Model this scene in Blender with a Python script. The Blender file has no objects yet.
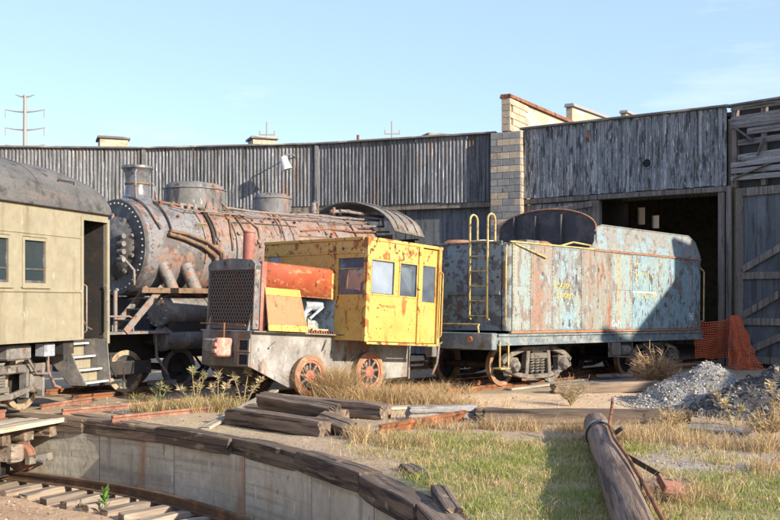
import bpy, math, random
import numpy as np
from mathutils import Vector, Matrix, noise
random.seed(7)
PI = math.pi
R = math.radians
SC = bpy.context.scene
COL = SC.collection

# ------------------------------------------------------------------ camera
EYE, FPX, HOR = 1.9, 1000.0, 302.0
cam = bpy.data.cameras.new('camera')
cam.sensor_width = 36.0
cam.lens = 36.0 * FPX / 780.0
cam.shift_y = (HOR - 260.0) / 780.0
cam.clip_end = 5000
cam.clip_start = 0.1
co = bpy.data.objects.new('camera', cam)
co.location = (0, 0, EYE)
co.rotation_euler = (R(90), 0, 0)
COL.objects.link(co)
SC.camera = co

# ------------------------------------------------------------------ sky and sun
SUN_AZ, SUN_EL = R(-37), R(22.5)
to_sun = Vector((math.cos(SUN_EL) * math.cos(SUN_AZ), math.cos(SUN_EL) * math.sin(SUN_AZ), math.sin(SUN_EL)))
W = bpy.data.worlds.new('World')
SC.world = W
W.use_nodes = True
wn = W.node_tree.nodes; wl = W.node_tree.links
wn.clear()
wo = wn.new('ShaderNodeOutputWorld')
bg = wn.new('ShaderNodeBackground'); bg.inputs['Strength'].default_value = 0.12
sky = wn.new('ShaderNodeTexSky'); sky.sky_type = 'NISHITA'; sky.sun_disc = False
sky.sun_elevation = SUN_EL
sky.sun_rotation = R(90) - SUN_AZ
sky.air_density = 1.0; sky.dust_density = 0.7; sky.ozone_density = 2.0
# thin high cloud, everywhere in the sky
tc = wn.new('ShaderNodeTexCoord'); mp = wn.new('ShaderNodeMapping')
mp.inputs['Scale'].default_value = (1.6, 1.6, 9.0)
cn = wn.new('ShaderNodeTexNoise'); cn.inputs['Scale'].default_value = 1.7; cn.inputs['Detail'].default_value = 9; cn.inputs['Roughness'].default_value = 0.6
cr = wn.new('ShaderNodeMapRange'); cr.inputs['From Min'].default_value = 0.53; cr.inputs['From Max'].default_value = 0.85
cr.inputs['To Min'].default_value = 0.0; cr.inputs['To Max'].default_value = 0.6
cm = wn.new('ShaderNodeMix'); cm.data_type = 'RGBA'
cm.inputs['B'].default_value = (4.8, 5.0, 5.3, 1)
wl.new(tc.outputs['Generated'], mp.inputs['Vector']); wl.new(mp.outputs['Vector'], cn.inputs['Vector'])
wl.new(cn.outputs['Fac'], cr.inputs['Value']); wl.new(cr.outputs['Result'], cm.inputs['Factor'])
hz_ = wn.new('ShaderNodeMix'); hz_.data_type = 'RGBA'; hz_.inputs['Factor'].default_value = 0.5; hz_.inputs['B'].default_value = (2.3, 3.05, 5.3, 1)   # thin even haze
wl.new(sky.outputs['Color'], hz_.inputs['A']); wl.new(hz_.outputs['Result'], cm.inputs['A']); wl.new(cm.outputs['Result'], bg.inputs['Color'])
wl.new(bg.outputs['Background'], wo.inputs['Surface'])
sl = bpy.data.lights.new('sun', 'SUN'); sl.energy = 4.0; sl.angle = R(0.55); sl.color = (1.0, 0.91, 0.77)
so = bpy.data.objects.new('sun', sl)
so.rotation_euler = (-to_sun).to_track_quat('-Z', 'Y').to_euler()
so.location = (20, -15, 20)
COL.objects.link(so)
SC.view_settings.view_transform = 'Standard'
SC.view_settings.look = 'None'
SC.view_settings.gamma = 1.0
SC.view_settings.use_curve_mapping = False
SC.view_settings.exposure = 1.16

# ------------------------------------------------------------------ helpers
def G(px, py, z=0.0):
    """a photograph pixel to the point where it meets the level z"""
    d = (EYE - z) * FPX / (py - HOR)
    return Vector(((px - 390.0) / FPX * d, d, z))

def at(px, py, D):
    return Vector(((px - 390.0) / FPX * D, D, EYE - (py - HOR) / FPX * D))

class MB:
    def __init__(s): s.v = []; s.f = []
    def add(s, vs, fs):
        o = len(s.v); s.v += [tuple(v) for v in vs]; s.f += [tuple(i + o for i in f) for f in fs]; return s
    def hexa(s, p):
        return s.add(p, [(0, 3, 2, 1), (4, 5, 6, 7), (0, 1, 5, 4), (1, 2, 6, 5), (2, 3, 7, 6), (3, 0, 4, 7)])
    def box(s, x0, x1, y0, y1, z0, z1, ch=0.0, M=None):
        if ch <= 0:
            p = [(x0, y0, z0), (x1, y0, z0), (x1, y1, z0), (x0, y1, z0), (x0, y0, z1), (x1, y0, z1), (x1, y1, z1), (x0, y1, z1)]
            if M: p = [M @ Vector(q) for q in p]
            return s.hexa(p)
        # chamfered along all edges
        vs = []; idx = {}
        for i, X in enumerate((x0, x1)):
            for j, Y in enumerate((y0, y1)):
                for k, Z in enumerate((z0, z1)):
                    sx = 1 if i == 0 else -1; sy = 1 if j == 0 else -1; sz = 1 if k == 0 else -1
                    idx[i, j, k, 0] = len(vs); vs.append((X, Y + sy * ch, Z + sz * ch))
                    idx[i, j, k, 1] = len(vs); vs.append((X + sx * ch, Y, Z + sz * ch))
                    idx[i, j, k, 2] = len(vs); vs.append((X + sx * ch, Y + sy * ch, Z))
        fs = []
        def face(l): fs.append(tuple(idx[t] for t in l))
        face([(0,0,0,0),(0,0,1,0),(0,1,1,0),(0,1,0,0)]); face([(1,0,0,0),(1,1,0,0),(1,1,1,0),(1,0,1,0)])
        face([(0,0,0,1),(1,0,0,1),(1,0,1,1),(0,0,1,1)]); face([(0,1,0,1),(0,1,1,1),(1,1,1,1),(1,1,0,1)])
        face([(0,0,0,2),(0,1,0,2),(1,1,0,2),(1,0,0,2)]); face([(0,0,1,2),(1,0,1,2),(1,1,1,2),(0,1,1,2)])
        for k in (0, 1):
            for j in (0, 1): face([(0,j,k,1),(1,j,k,1),(1,j,k,2),(0,j,k,2)])
            for i in (0, 1): face([(i,0,k,0),(i,1,k,0),(i,1,k,2),(i,0,k,2)])
        for i in (0, 1):
            for j in (0, 1): face([(i,j,0,0),(i,j,1,0),(i,j,1,1),(i,j,0,1)])
        for i in (0, 1):
            for j in (0, 1):
                for k in (0, 1): face([(i,j,k,0),(i,j,k,1),(i,j,k,2)])
        # make all faces point outward
        c = Vector(((x0+x1)/2, (y0+y1)/2, (z0+z1)/2)); out = []
        for f in fs:
            a, b, d = Vector(vs[f[0]]), Vector(vs[f[1]]), Vector(vs[f[2]])
            out.append(f if (b-a).cross(d-a).dot((a+b+d)/3 - c) > 0 else f[::-1])
        if M: vs = [M @ Vector(q) for q in vs]
        return s.add(vs, out)
    def beam(s, p, q, w, h, ch=0.0, up=(0, 0, 1)):
        p, q = Vector(p), Vector(q); d = (q - p); L = d.length; d.normalize(); u = Vector(up)
        if abs(d.dot(u)) > 0.98: u = Vector((1, 0, 0)) if abs(d.x) < 0.9 else Vector((0, 1, 0))
        y = u.cross(d).normalized(); z = d.cross(y)
        M = Matrix((d, y, z)).transposed().to_4x4(); M.translation = p
        return s.box(0, L, -w/2, w/2, -h/2, h/2, ch, M)
    def tube(s, pts, r, seg=8, cap=True):
        pts = [Vector(p) for p in pts]; n = len(pts); rs = r if isinstance(r, (list, tuple)) else [r] * n
        base = len(s.v); prev = None
        for i, p in enumerate(pts):
            t = (pts[min(i+1, n-1)] - pts[max(i-1, 0)]).normalized()
            if prev is None:
                a = Vector((0, 0, 1)) if abs(t.z) < 0.9 else Vector((1, 0, 0)); prev = t.cross(a).normalized()
            else:
                prev = (prev - t * prev.dot(t)).normalized()
            b = t.cross(prev)
            for k in range(seg):
                an = 2*PI*k/seg; s.v.append(tuple(p + (prev*math.cos(an) + b*math.sin(an)) * rs[i]))
        for i in range(n - 1):
            for k in range(seg):
                k2 = (k+1) % seg
                s.f.append((base+i*seg+k, base+i*seg+k2, base+(i+1)*seg+k2, base+(i+1)*seg+k))
        if cap:
            s.f.append(tuple(base+k for k in range(seg))[::-1]); s.f.append(tuple(base+(n-1)*seg+k for k in range(seg)))
        return s
    def lathe(s, prof, o=(0, 0, 0), axis='z', seg=32, a0=0, a1=2*PI):
        """prof: (radius, height) pairs about an axis"""
        base = len(s.v); o = Vector(o); full = abs(a1 - a0 - 2*PI) < 1e-6; m = seg if full else seg + 1
        for r, h in prof:
            for k in range(m):
                a = a0 + (a1-a0)*k/seg; c, sn = math.cos(a)*r, math.sin(a)*r
                p = {'z': (c, sn, h), 'x': (h, c, sn), 'y': (sn, h, c)}[axis]
                s.v.append(tuple(o + Vector(p)))
        for i in range(len(prof) - 1):
            for k in range(seg):
                k2 = (k+1) % m
                s.f.append((base+i*m+k, base+i*m+k2, base+(i+1)*m+k2, base+(i+1)*m+k))
        return s
    def prism(s, poly, vec):
        poly = [Vector(p) for p in poly]; v = Vector(vec); n = len(poly)
        nrm = Vector((0, 0, 0))
        for i in range(n): nrm += poly[i].cross(poly[(i+1) % n])
        if nrm.dot(v) > 0: poly = poly[::-1]
        return s.add(poly + [p + v for p in poly], [tuple(range(n)), tuple(range(n, 2*n))[::-1]] + [(i, i+n, (i+1) % n + n, (i+1) % n) for i in range(n)])
    def loft(s, secs, close=False):
        base = len(s.v); m = len(secs[0])
        for sec in secs: s.v += [tuple(p) for p in sec]
        for i in range(len(secs)-1):
            for k in range(m if close else m-1):
                k2 = (k+1) % m
                s.f.append((base+i*m+k, base+i*m+k2, base+(i+1)*m+k2, base+(i+1)*m+k))
        return s
    def mesh(s, name, mat, smooth=None):
        me = bpy.data.meshes.new(name); me.from_pydata(s.v, [], s.f)
        if smooth is not None:
            me.shade_smooth(); me.set_sharp_from_angle(angle=R(smooth))
        if mat: me.materials.append(mat)
        me.update(); return me
    def build(s, name, mat, parent=None, smooth=None, solid=0):
        o = bpy.data.objects.new(name, s.mesh(name, mat, smooth)); COL.objects.link(o)
        if parent: o.parent = parent
        if solid:
            m = o.modifiers.new('thick', 'SOLIDIFY'); m.thickness = solid; m.offset = -1
        return o

def tag(o, label=None, cat=None, group=None, kind=None):
    if label: o['label'] = label
    if cat: o['category'] = cat
    if group: o['group'] = group
    if kind: o['kind'] = kind
    return o

def thing(name, label, cat, loc=(0, 0, 0), rz=0.0, group=None, pitch=0.0):
    o = bpy.data.objects.new(name, None); COL.objects.link(o); o.empty_display_size = 0.3
    o.location = loc; o.rotation_euler = (0, pitch, rz)
    return tag(o, label, cat, group)

def empty(name, parent, loc=(0, 0, 0), rot=(0, 0, 0)):
    o = bpy.data.objects.new(name, None); COL.objects.link(o); o.parent = parent; o.location = loc; o.rotation_euler = rot; o.empty_display_size = 0.1
    return o

def piece(name, me, parent=None, loc=(0, 0, 0), rot=(0, 0, 0), scale=(1, 1, 1)):
    o = bpy.data.objects.new(name, me); COL.objects.link(o); o.parent = parent
    o.location = loc; o.rotation_euler = rot; o.scale = scale
    return o

# ------------------------------------------------------------------ materials
def lin(h):
    h = h.lstrip('#'); out = []
    for i in (0, 2, 4):
        c = int(h[i:i+2], 16) / 255.0; out.append(c/12.92 if c <= 0.04045 else ((c+0.055)/1.055)**2.4)
    return tuple(out)

def mat(name, base, layers=(), rough=0.75, metal=0.0, bump=0.25, bscale=40.0, rnd=0.0, fine=0.25, spec=0.35, attr=None, bdist=0.01, stretch=(1, 1, 1), alpha_worn=None):
    """base colour plus layers (colour, scale (x,y,z), lo, hi[, detail]) each laid over by a noise mask"""
    m = bpy.data.materials.new(name); m.use_nodes = True
    n = m.node_tree.nodes; l = m.node_tree.links
    b = n['Principled BSDF']; b.inputs['Roughness'].default_value = rough; b.inputs['Metallic'].default_value = metal
    b.inputs['Specular IOR Level'].default_value = spec
    t = n.new('ShaderNodeTexCoord'); vec = t.outputs['Object']
    info = None
    if rnd:
        info = n.new('ShaderNodeObjectInfo')
        mu = n.new('ShaderNodeMath'); mu.operation = 'MULTIPLY'; mu.inputs[1].default_value = 37.0; l.new(info.outputs['Random'], mu.inputs[0])
        va = n.new('ShaderNodeVectorMath'); va.operation = 'ADD'; l.new(vec, va.inputs[0]); l.new(mu.outputs[0], va.inputs[1]); vec = va.outputs[0]
    def noi(scale, detail=6, rg=0.6, off=0.0):
        mp = n.new('ShaderNodeMapping'); mp.inputs['Scale'].default_value = scale; mp.inputs['Location'].default_value = (off, off*1.7, off*0.6)
        l.new(vec, mp.inputs['Vector'])
        x = n.new('ShaderNodeTexNoise'); x.inputs['Scale'].default_value = 1.0; x.inputs['Detail'].default_value = detail; x.inputs['Roughness'].default_value = rg
        l.new(mp.outputs['Vector'], x.inputs['Vector']); return x.outputs['Fac']
    def mr(v, a, b_, c=0.0, d=1.0):
        x = n.new('ShaderNodeMapRange'); x.inputs['From Min'].default_value = a; x.inputs['From Max'].default_value = b_
        x.inputs['To Min'].default_value = c; x.inputs['To Max'].default_value = d; l.new(v, x.inputs['Value']); return x.outputs['Result']
    def mix(f, a, b_, mode='MIX'):
        x = n.new('ShaderNodeMix'); x.data_type = 'RGBA'; x.blend_type = mode
        for k, v in (('Factor', f), ('A', a), ('B', b_)):
            if isinstance(v, (int, float)): x.inputs[k].default_value = v
            elif isinstance(v, tuple): x.inputs[k].default_value = (*v[:3], 1)
            else: l.new(v, x.inputs[k])
        return x.outputs['Result']
    cur = tuple(base)
    if attr:
        a = n.new('ShaderNodeAttribute'); a.attribute_name = attr; cur = a.outputs['Color']
    bumps = []
    for i, L in enumerate(layers):
        c, s, lo, hi = L[:4]; d = L[4] if len(L) > 4 else 7
        mk = mr(noi(s, d, 0.62, 3.1*i + 1.3), lo, hi); cur = mix(mk, cur, tuple(c)); bumps.append(mk)
    if fine:
        f = mr(noi((bscale*stretch[0]*0.6, bscale*stretch[1]*0.6, bscale*stretch[2]*0.6), 5, 0.7, 11.0), 0.25, 0.75, 1-fine, 1+fine)
        cur = mix(1.0, cur, f, 'MULTIPLY')
    if rnd:
        rv = mr(info.outputs['Random'], 0, 1, 1-rnd, 1+rnd); cur = mix(1.0, cur, rv, 'MULTIPLY')
    l.new(cur, b.inputs['Base Color']) if not isinstance(cur, tuple) else None
    if isinstance(cur, tuple): b.inputs['Base Color'].default_value = (*cur, 1)
    if bump:
        bn = n.new('ShaderNodeBump'); bn.inputs['Strength'].default_value = bump; bn.inputs['Distance'].default_value = bdist
        h = noi((bscale*stretch[0], bscale*stretch[1], bscale*stretch[2]), 5, 0.65, 5.0)
        if bumps:
            ad = n.new('ShaderNodeMath'); ad.operation = 'MULTIPLY_ADD'; ad.inputs[1].default_value = -0.5; l.new(bumps[-1], ad.inputs[0]); l.new(h, ad.inputs[2]); h = ad.outputs[0]
        l.new(h, bn.inputs['Height']); l.new(bn.outputs['Normal'], b.inputs['Normal'])
    if alpha_worn:
        l.new(mr(noi((alpha_worn[0],)*3, 6, 0.6, 8.0), alpha_worn[1], alpha_worn[1]+0.04), b.inputs['Alpha'])
    return m

def glass(name, tint, clear=0.35, rough=0.05, dust=(0.6, 0.62, 0.66)):
    m = bpy.data.materials.new(name); m.use_nodes = True; n = m.node_tree.nodes; l = m.node_tree.links
    b = n['Principled BSDF']; b.inputs['Roughness'].default_value = rough; b.inputs['Base Color'].default_value = (*tint, 1); b.inputs['Specular IOR Level'].default_value = 0.8
    t = n.new('ShaderNodeBsdfTransparent'); t.inputs['Color'].default_value = (0.85, 0.9, 0.92, 1)
    x = n.new('ShaderNodeMixShader'); o = n['Material Output']
    tc_ = n.new('ShaderNodeTexCoord'); no = n.new('ShaderNodeTexNoise'); no.inputs['Scale'].default_value = 2.5; no.inputs['Detail'].default_value = 4
    r_ = n.new('ShaderNodeMapRange'); r_.inputs['From Min'].default_value = 0.3; r_.inputs['From Max'].default_value = 0.7
    r_.inputs['To Min'].default_value = max(0, clear-0.2); r_.inputs['To Max'].default_value = clear+0.2
    l.new(tc_.outputs['Object'], no.inputs['Vector']); l.new(no.outputs['Fac'], r_.inputs['Value']); l.new(r_.outputs['Result'], x.inputs['Fac'])
    l.new(b.outputs[0], x.inputs[1]); l.new(t.outputs[0], x.inputs[2]); l.new(x.outputs[0], o.inputs['Surface'])
    return m

RUST, RUSTD, RUSTO = (0.22, 0.085, 0.035), (0.075, 0.035, 0.02), (0.42, 0.15, 0.055)
m_coach = mat('coach_paint', (0.285, 0.248, 0.168), [((0.24, 0.205, 0.132), (1.2, 1.2, 0.5), 0.45, 0.7), ((0.20, 0.165, 0.105), (7, 7, 0.35), 0.54, 0.72), ((0.11, 0.078, 0.05), (14, 14, 7), 0.66, 0.72), ((0.36, 0.335, 0.25), (5, 5, 2), 0.63, 0.70)], rough=0.6, bump=0.25, bscale=9, fine=0.16)
m_roofc = mat('coach_roof', (0.095, 0.09, 0.084), [((0.125, 0.117, 0.108), (0.7, 2, 2), 0.42, 0.62), ((0.185, 0.128, 0.098), (0.5, 3, 7), 0.58, 0.74), ((0.05, 0.048, 0.046), (4, 4, 4), 0.52, 0.66)], rough=0.85, bscale=25, fine=0.25)
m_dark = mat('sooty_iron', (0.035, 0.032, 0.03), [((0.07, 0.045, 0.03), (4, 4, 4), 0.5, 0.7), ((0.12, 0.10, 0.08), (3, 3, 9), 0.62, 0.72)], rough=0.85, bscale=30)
m_iron = mat('dusty_iron', (0.15, 0.14, 0.132), [((0.25, 0.225, 0.195), (3, 3, 3), 0.48, 0.63), ((0.2, 0.085, 0.042), (6, 6, 6), 0.57, 0.66), ((0.05, 0.045, 0.04), (9, 9, 6), 0.60, 0.66)], rough=0.75, bscale=30)
m_truck = mat('dusty_truck_iron', (0.15, 0.13, 0.108), [((0.23, 0.20, 0.155), (4, 4, 4), 0.48, 0.62), ((0.05, 0.042, 0.035), (5, 5, 5), 0.55, 0.64)], rough=0.9, bscale=30)
m_rust = mat('rusty_steel', RUST, [(RUSTD, (5, 5, 5), 0.5, 0.62), (RUSTO, (3, 3, 3), 0.55, 0.68)], rough=0.85, bscale=40)
m_railrust = mat('rusty_rail', (0.27, 0.125, 0.078), [((0.16, 0.08, 0.052), (4, 4, 4), 0.45, 0.65), ((0.34, 0.2, 0.13), (3, 3, 3), 0.56, 0.68)], rough=0.85, bscale=40)
m_ringrail = mat('ring_rail_steel', (0.10, 0.06, 0.04), [((0.2, 0.11, 0.06), (3, 3, 3), 0.5, 0.65)], rough=0.6, bscale=40)
m_wheelrim = mat('worn_wheel_tread', (0.42, 0.33, 0.22), [((0.25, 0.14, 0.08), (7, 7, 7), 0.5, 0.62)], rough=0.5, metal=0.3)
m_white = mat('step_nosing_metal', (0.62, 0.62, 0.6), [((0.35, 0.33, 0.3), (8, 8, 8), 0.55, 0.65)], rough=0.5)
m_boiler = mat('weathered_boiler', (0.205, 0.145, 0.113), [((0.275, 0.185, 0.14), (1.3, 1.3, 1.3), 0.45, 0.61), ((0.19, 0.182, 0.176), (0.75, 0.9, 0.9), 0.48, 0.58), ((0.19, 0.072, 0.036), (5, 5, 2.5), 0.545, 0.65), ((0.055, 0.045, 0.04), (9, 9, 2.5), 0.57, 0.65), ((0.37, 0.32, 0.27), (8, 8, 5), 0.64, 0.70), ((0.075, 0.055, 0.045), (30, 30, 22), 0.605, 0.66)], rough=0.65, bscale=22, fine=0.25, bump=0.35)
m_smoke = mat('smokebox_steel', (0.185, 0.175, 0.168), [((0.27, 0.155, 0.11), (0.9, 1.1, 1.1), 0.50, 0.56), ((0.11, 0.10, 0.095), (3, 3, 3), 0.50, 0.60), ((0.17, 0.065, 0.033), (7, 7, 7), 0.58, 0.65), ((0.06, 0.052, 0.047), (18, 18, 14), 0.60, 0.66)], rough=0.6, bscale=22, fine=0.22)
m_front = mat('smokebox_front_black', (0.075, 0.07, 0.066), [((0.16, 0.15, 0.14), (4, 4, 4), 0.5, 0.65), ((0.2, 0.1, 0.06), (6, 6, 6), 0.62, 0.7)], rough=0.5, bscale=25)
m_dome = mat('dome_steel', (0.12, 0.112, 0.105), [((0.17, 0.162, 0.152), (2, 2, 1.2), 0.46, 0.60), ((0.25, 0.135, 0.09), (3, 3, 2.0), 0.56, 0.65), ((0.05, 0.047, 0.045), (7, 7, 2), 0.55, 0.63), ((0.30, 0.275, 0.25), (10, 10, 3), 0.64, 0.69)], rough=0.6, bscale=20, fine=0.22)
m_stack = mat('stack_steel', (0.17, 0.175, 0.185), [((0.09, 0.085, 0.08), (5, 5, 3), 0.48, 0.62), ((0.22, 0.13, 0.085), (6, 6, 6), 0.57, 0.67)], rough=0.4, bscale=20, metal=0.3)
m_pipe = mat('pipe_steel', (0.2, 0.175, 0.155), [((0.27, 0.14, 0.085), (6, 6, 6), 0.5, 0.6), ((0.08, 0.07, 0.06), (8, 8, 8), 0.55, 0.63)], rough=0.6, bscale=30)
m_pipebrn = mat('pipe_brown', (0.19, 0.115, 0.065), [((0.1, 0.065, 0.04), (8, 8, 8), 0.5, 0.62)], rough=0.6, bscale=30)
m_bolt = mat('bolt_heads', (0.3, 0.285, 0.26), rough=0.5, bump=0)
m_cabroof = mat('cab_roof_sheet', (0.175, 0.15, 0.125), [((0.24, 0.21, 0.172), (1.5, 1.5, 1.5), 0.47, 0.62), ((0.13, 0.08, 0.057), (5, 5, 5), 0.56, 0.64), ((0.06, 0.052, 0.046), (9, 9, 9), 0.60, 0.67)], rough=0.75, bscale=22, fine=0.2)
m_yellow = mat('yellow_paint', (0.55, 0.335, 0.085), [((0.48, 0.28, 0.06), (1.5, 1.5, 1.5), 0.45, 0.65), ((0.50, 0.33, 0.11), (2.4, 2.4, 1.2), 0.53, 0.70), ((0.30, 0.125, 0.033), (5, 5, 1.6), 0.58, 0.67), ((0.25, 0.09, 0.028), (6, 6, 6), 0.62, 0.645), ((0.11, 0.046, 0.024), (9, 9, 7), 0.63, 0.65), ((0.11, 0.05, 0.024), (24, 24, 18), 0.655, 0.68)], rough=0.6, bscale=18, fine=0.12, bump=0.25)
m_yellowr = mat('rust_bitten_yellow_paint', (0.55, 0.345, 0.095), [((0.50, 0.35, 0.13), (2.4, 2.4, 1.2), 0.5, 0.66), ((0.30, 0.11, 0.032), (3.5, 3.5, 3.5), 0.545, 0.585), ((0.12, 0.05, 0.027), (8, 8, 8), 0.585, 0.61), ((0.11, 0.05, 0.024), (24, 24, 18), 0.64, 0.67)], rough=0.65, bscale=18, fine=0.12, bump=0.3)
m_orange = mat('red_orange_hood_paint', (0.32, 0.066, 0.026), [((0.38, 0.10, 0.036), (2, 2, 2), 0.45, 0.62), ((0.42, 0.20, 0.10), (4, 4, 9), 0.58, 0.67), ((0.42, 0.32, 0.21), (12, 12, 12), 0.64, 0.69), ((0.11, 0.04, 0.022), (8, 8, 8), 0.61, 0.66)], rough=0.65, bscale=20, fine=0.14)
m_tan = mat('primer_tan', (0.36, 0.19, 0.09), [((0.31, 0.155, 0.07), (2, 2, 2), 0.45, 0.62), ((0.19, 0.09, 0.042), (9, 9, 4), 0.58, 0.66)], rough=0.7, bscale=20, fine=0.12)
m_frame = mat('bare_frame_steel', (0.21, 0.19, 0.165), [((0.31, 0.295, 0.27), (2, 2, 1.2), 0.46, 0.6), ((0.25, 0.135, 0.08), (3, 3, 1.2), 0.53, 0.64), ((0.08, 0.062, 0.05), (6, 6, 2.0), 0.58, 0.65), ((0.46, 0.44, 0.40), (13, 13, 4), 0.65, 0.69)], rough=0.75, bscale=20, fine=0.2)
m_frontpl = mat('dirty_front_plate', (0.15, 0.128, 0.10), [((0.23, 0.205, 0.165), (2.4, 2.4, 1.2), 0.47, 0.62), ((0.2, 0.10, 0.055), (4, 4, 2), 0.55, 0.64), ((0.06, 0.05, 0.04), (6, 6, 2.5), 0.58, 0.65)], rough=0.8, bscale=20, fine=0.2)
m_redwheel = mat('faded_red_wheel', (0.50, 0.13, 0.085), [((0.55, 0.25, 0.17), (9, 9, 9), 0.5, 0.62), ((0.2, 0.1, 0.06), (12, 12, 12), 0.6, 0.66)], rough=0.7, bscale=30)
m_tyre = mat('rusty_tyre', (0.26, 0.15, 0.085), [((0.40, 0.24, 0.14), (6, 6, 6), 0.5, 0.62)], rough=0.6)
m_redpipe = mat('faded_red_pipe', (0.28, 0.105, 0.078), [((0.34, 0.175, 0.13), (3, 3, 2), 0.46, 0.6), ((0.25, 0.09, 0.06), (6, 6, 6), 0.58, 0.68)], rough=0.65)
m_pink = mat('faded_red_coupler', (0.42, 0.2, 0.15), [((0.5, 0.32, 0.25), (6, 6, 6), 0.5, 0.6), ((0.15, 0.09, 0.07), (7, 7, 7), 0.6, 0.66)], rough=0.75)
m_tender = mat('peeling_tender_paint', (0.195, 0.285, 0.315), [((0.25, 0.26, 0.215), (2.2, 2.2, 0.2), 0.49, 0.61), ((0.23, 0.16, 0.12), (1.7, 1.7, 0.15), 0.57, 0.65), ((0.16, 0.148, 0.135), (2.4, 2.4, 1.8), 0.51, 0.55), ((0.25, 0.35, 0.375), (11, 11, 7), 0.565, 0.595), ((0.095, 0.077, 0.066), (8, 8, 3.5), 0.58, 0.605), ((0.25, 0.10, 0.045), (8, 8, 1.4), 0.62, 0.665)], rough=0.65, bscale=24, fine=0.2, rnd=0.06)
m_tenderr = mat('rust_streaked_tender_paint', (0.24, 0.20, 0.158), [((0.25, 0.15, 0.105), (3.4, 3.4, 0.15), 0.52, 0.62), ((0.24, 0.25, 0.21), (4.4, 4.4, 0.2), 0.49, 0.58), ((0.17, 0.138, 0.112), (3, 3, 2), 0.53, 0.59), ((0.25, 0.09, 0.042), (6, 6, 1.2), 0.59, 0.65), ((0.225, 0.30, 0.31), (9, 9, 3), 0.575, 0.605), ((0.10, 0.072, 0.056), (12, 12, 6), 0.615, 0.64)], rough=0.65, bscale=24, fine=0.2, rnd=0.06)
m_tenderb = mat('pale_tender_paint', (0.235, 0.29, 0.28), [((0.29, 0.27, 0.19), (3.0, 3.0, 0.15), 0.48, 0.60), ((0.20, 0.155, 0.125), (6, 6, 2), 0.55, 0.60), ((0.26, 0.105, 0.05), (8, 8, 1.8), 0.60, 0.65), ((0.10, 0.083, 0.07), (10, 10, 6), 0.615, 0.64)], rough=0.65, bscale=24, fine=0.18, rnd=0.06)
m_tendere = mat('peeling_end_paint', (0.215, 0.265, 0.275), [((0.25, 0.265, 0.225), (3, 3, 0.4), 0.48, 0.62), ((0.115, 0.115, 0.115), (4, 4, 4), 0.53, 0.57), ((0.08, 0.072, 0.068), (7, 7, 7), 0.59, 0.615), ((0.17, 0.10, 0.065), (5, 5, 1.5), 0.57, 0.65)], rough=0.7, bscale=24, fine=0.16)
m_bunker = mat('worn_bunker_paint', (0.22, 0.215, 0.195), [((0.205, 0.275, 0.29), (2.6, 2.6, 2.6), 0.52, 0.56), ((0.155, 0.13, 0.11), (6, 6, 6), 0.55, 0.60), ((0.30, 0.285, 0.25), (7, 7, 7), 0.61, 0.65)], rough=0.7, bscale=24, fine=0.18)
m_tframe = mat('tender_frame_paint', (0.15, 0.185, 0.195), [((0.24, 0.25, 0.23), (4, 4, 4), 0.5, 0.6), ((0.14, 0.1, 0.08), (5, 5, 5), 0.56, 0.62)], rough=0.7, bscale=24)
m_yrail = mat('dull_yellow_handrail', (0.48, 0.35, 0.13), [((0.28, 0.19, 0.09), (9, 9, 9), 0.5, 0.6)], rough=0.6, bump=0.1)
m_letter = mat('worn_yellow_lettering', (0.78, 0.60, 0.12), rough=0.6, bump=0, fine=0.1, alpha_worn=(15, 0.475))
m_letterf = mat('flaked_yellow_lettering', (0.72, 0.55, 0.12), rough=0.6, bump=0, fine=0.15, alpha_worn=(15, 0.51))
m_letterw = mat('worn_white_paint', (0.75, 0.78, 0.78), rough=0.6, bump=0, fine=0.1, alpha_worn=(14, 0.42))
m_letterk = mat('worn_black_stencil', (0.12, 0.07, 0.03), rough=0.6, bump=0, fine=0.1, alpha_worn=(20, 0.42))
m_void = mat('hole_shade_and_core_black', (0.02, 0.02, 0.022), rough=0.9, bump=0)  # near black: painted shade of the holes, and the radiator core
m_coalplate = mat('dark_bulkhead', (0.05, 0.05, 0.053), [((0.09, 0.08, 0.075), (3, 3, 3), 0.5, 0.62)], rough=0.75)
m_hatch = mat('rusty_hatch', (0.36, 0.17, 0.09), [((0.26, 0.1, 0.05), (5, 5, 5), 0.5, 0.62)], rough=0.8)
m_corr = mat('weathered_corrugated_iron', (0.145, 0.142, 0.139), [((0.21, 0.206, 0.202), (16, 16, 0.5), 0.48, 0.58), ((0.055, 0.052, 0.05), (18, 18, 0.6), 0.525, 0.59), ((0.17, 0.115, 0.085), (1.2, 1.2, 0.35), 0.575, 0.70), ((0.42, 0.415, 0.405), (30, 30, 1.8), 0.60, 0.66)], rough=0.8, bscale=20, fine=0.3, rnd=0.28)
m_board = mat('worn_grey_boards', (0.18, 0.178, 0.172), [((0.28, 0.277, 0.268), (9, 9, 0.6), 0.46, 0.58), ((0.065, 0.063, 0.061), (7, 7, 1.3), 0.515, 0.585), ((0.48, 0.475, 0.46), (24, 24, 3.0), 0.57, 0.63), ((0.18, 0.125, 0.09), (1.1, 1.1, 0.6), 0.61, 0.72)], rough=0.9, bscale=25, fine=0.3, rnd=0.2)
m_door = mat('faded_blue_door', (0.098, 0.102, 0.104), [((0.135, 0.138, 0.136), (2, 2, 0.4), 0.47, 0.62), ((0.06, 0.06, 0.058), (5, 5, 0.8), 0.54, 0.64), ((0.13, 0.105, 0.08), (3, 3, 0.4), 0.60, 0.70)], rough=0.85, bscale=25, rnd=0.12)
m_post = mat('weathered_post_wood', (0.165, 0.135, 0.105), [((0.24, 0.205, 0.16), (12, 12, 0.6), 0.48, 0.6), ((0.07, 0.06, 0.05), (14, 14, 0.8), 0.55, 0.63)], rough=0.9, bscale=30, rnd=0.12)
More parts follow.
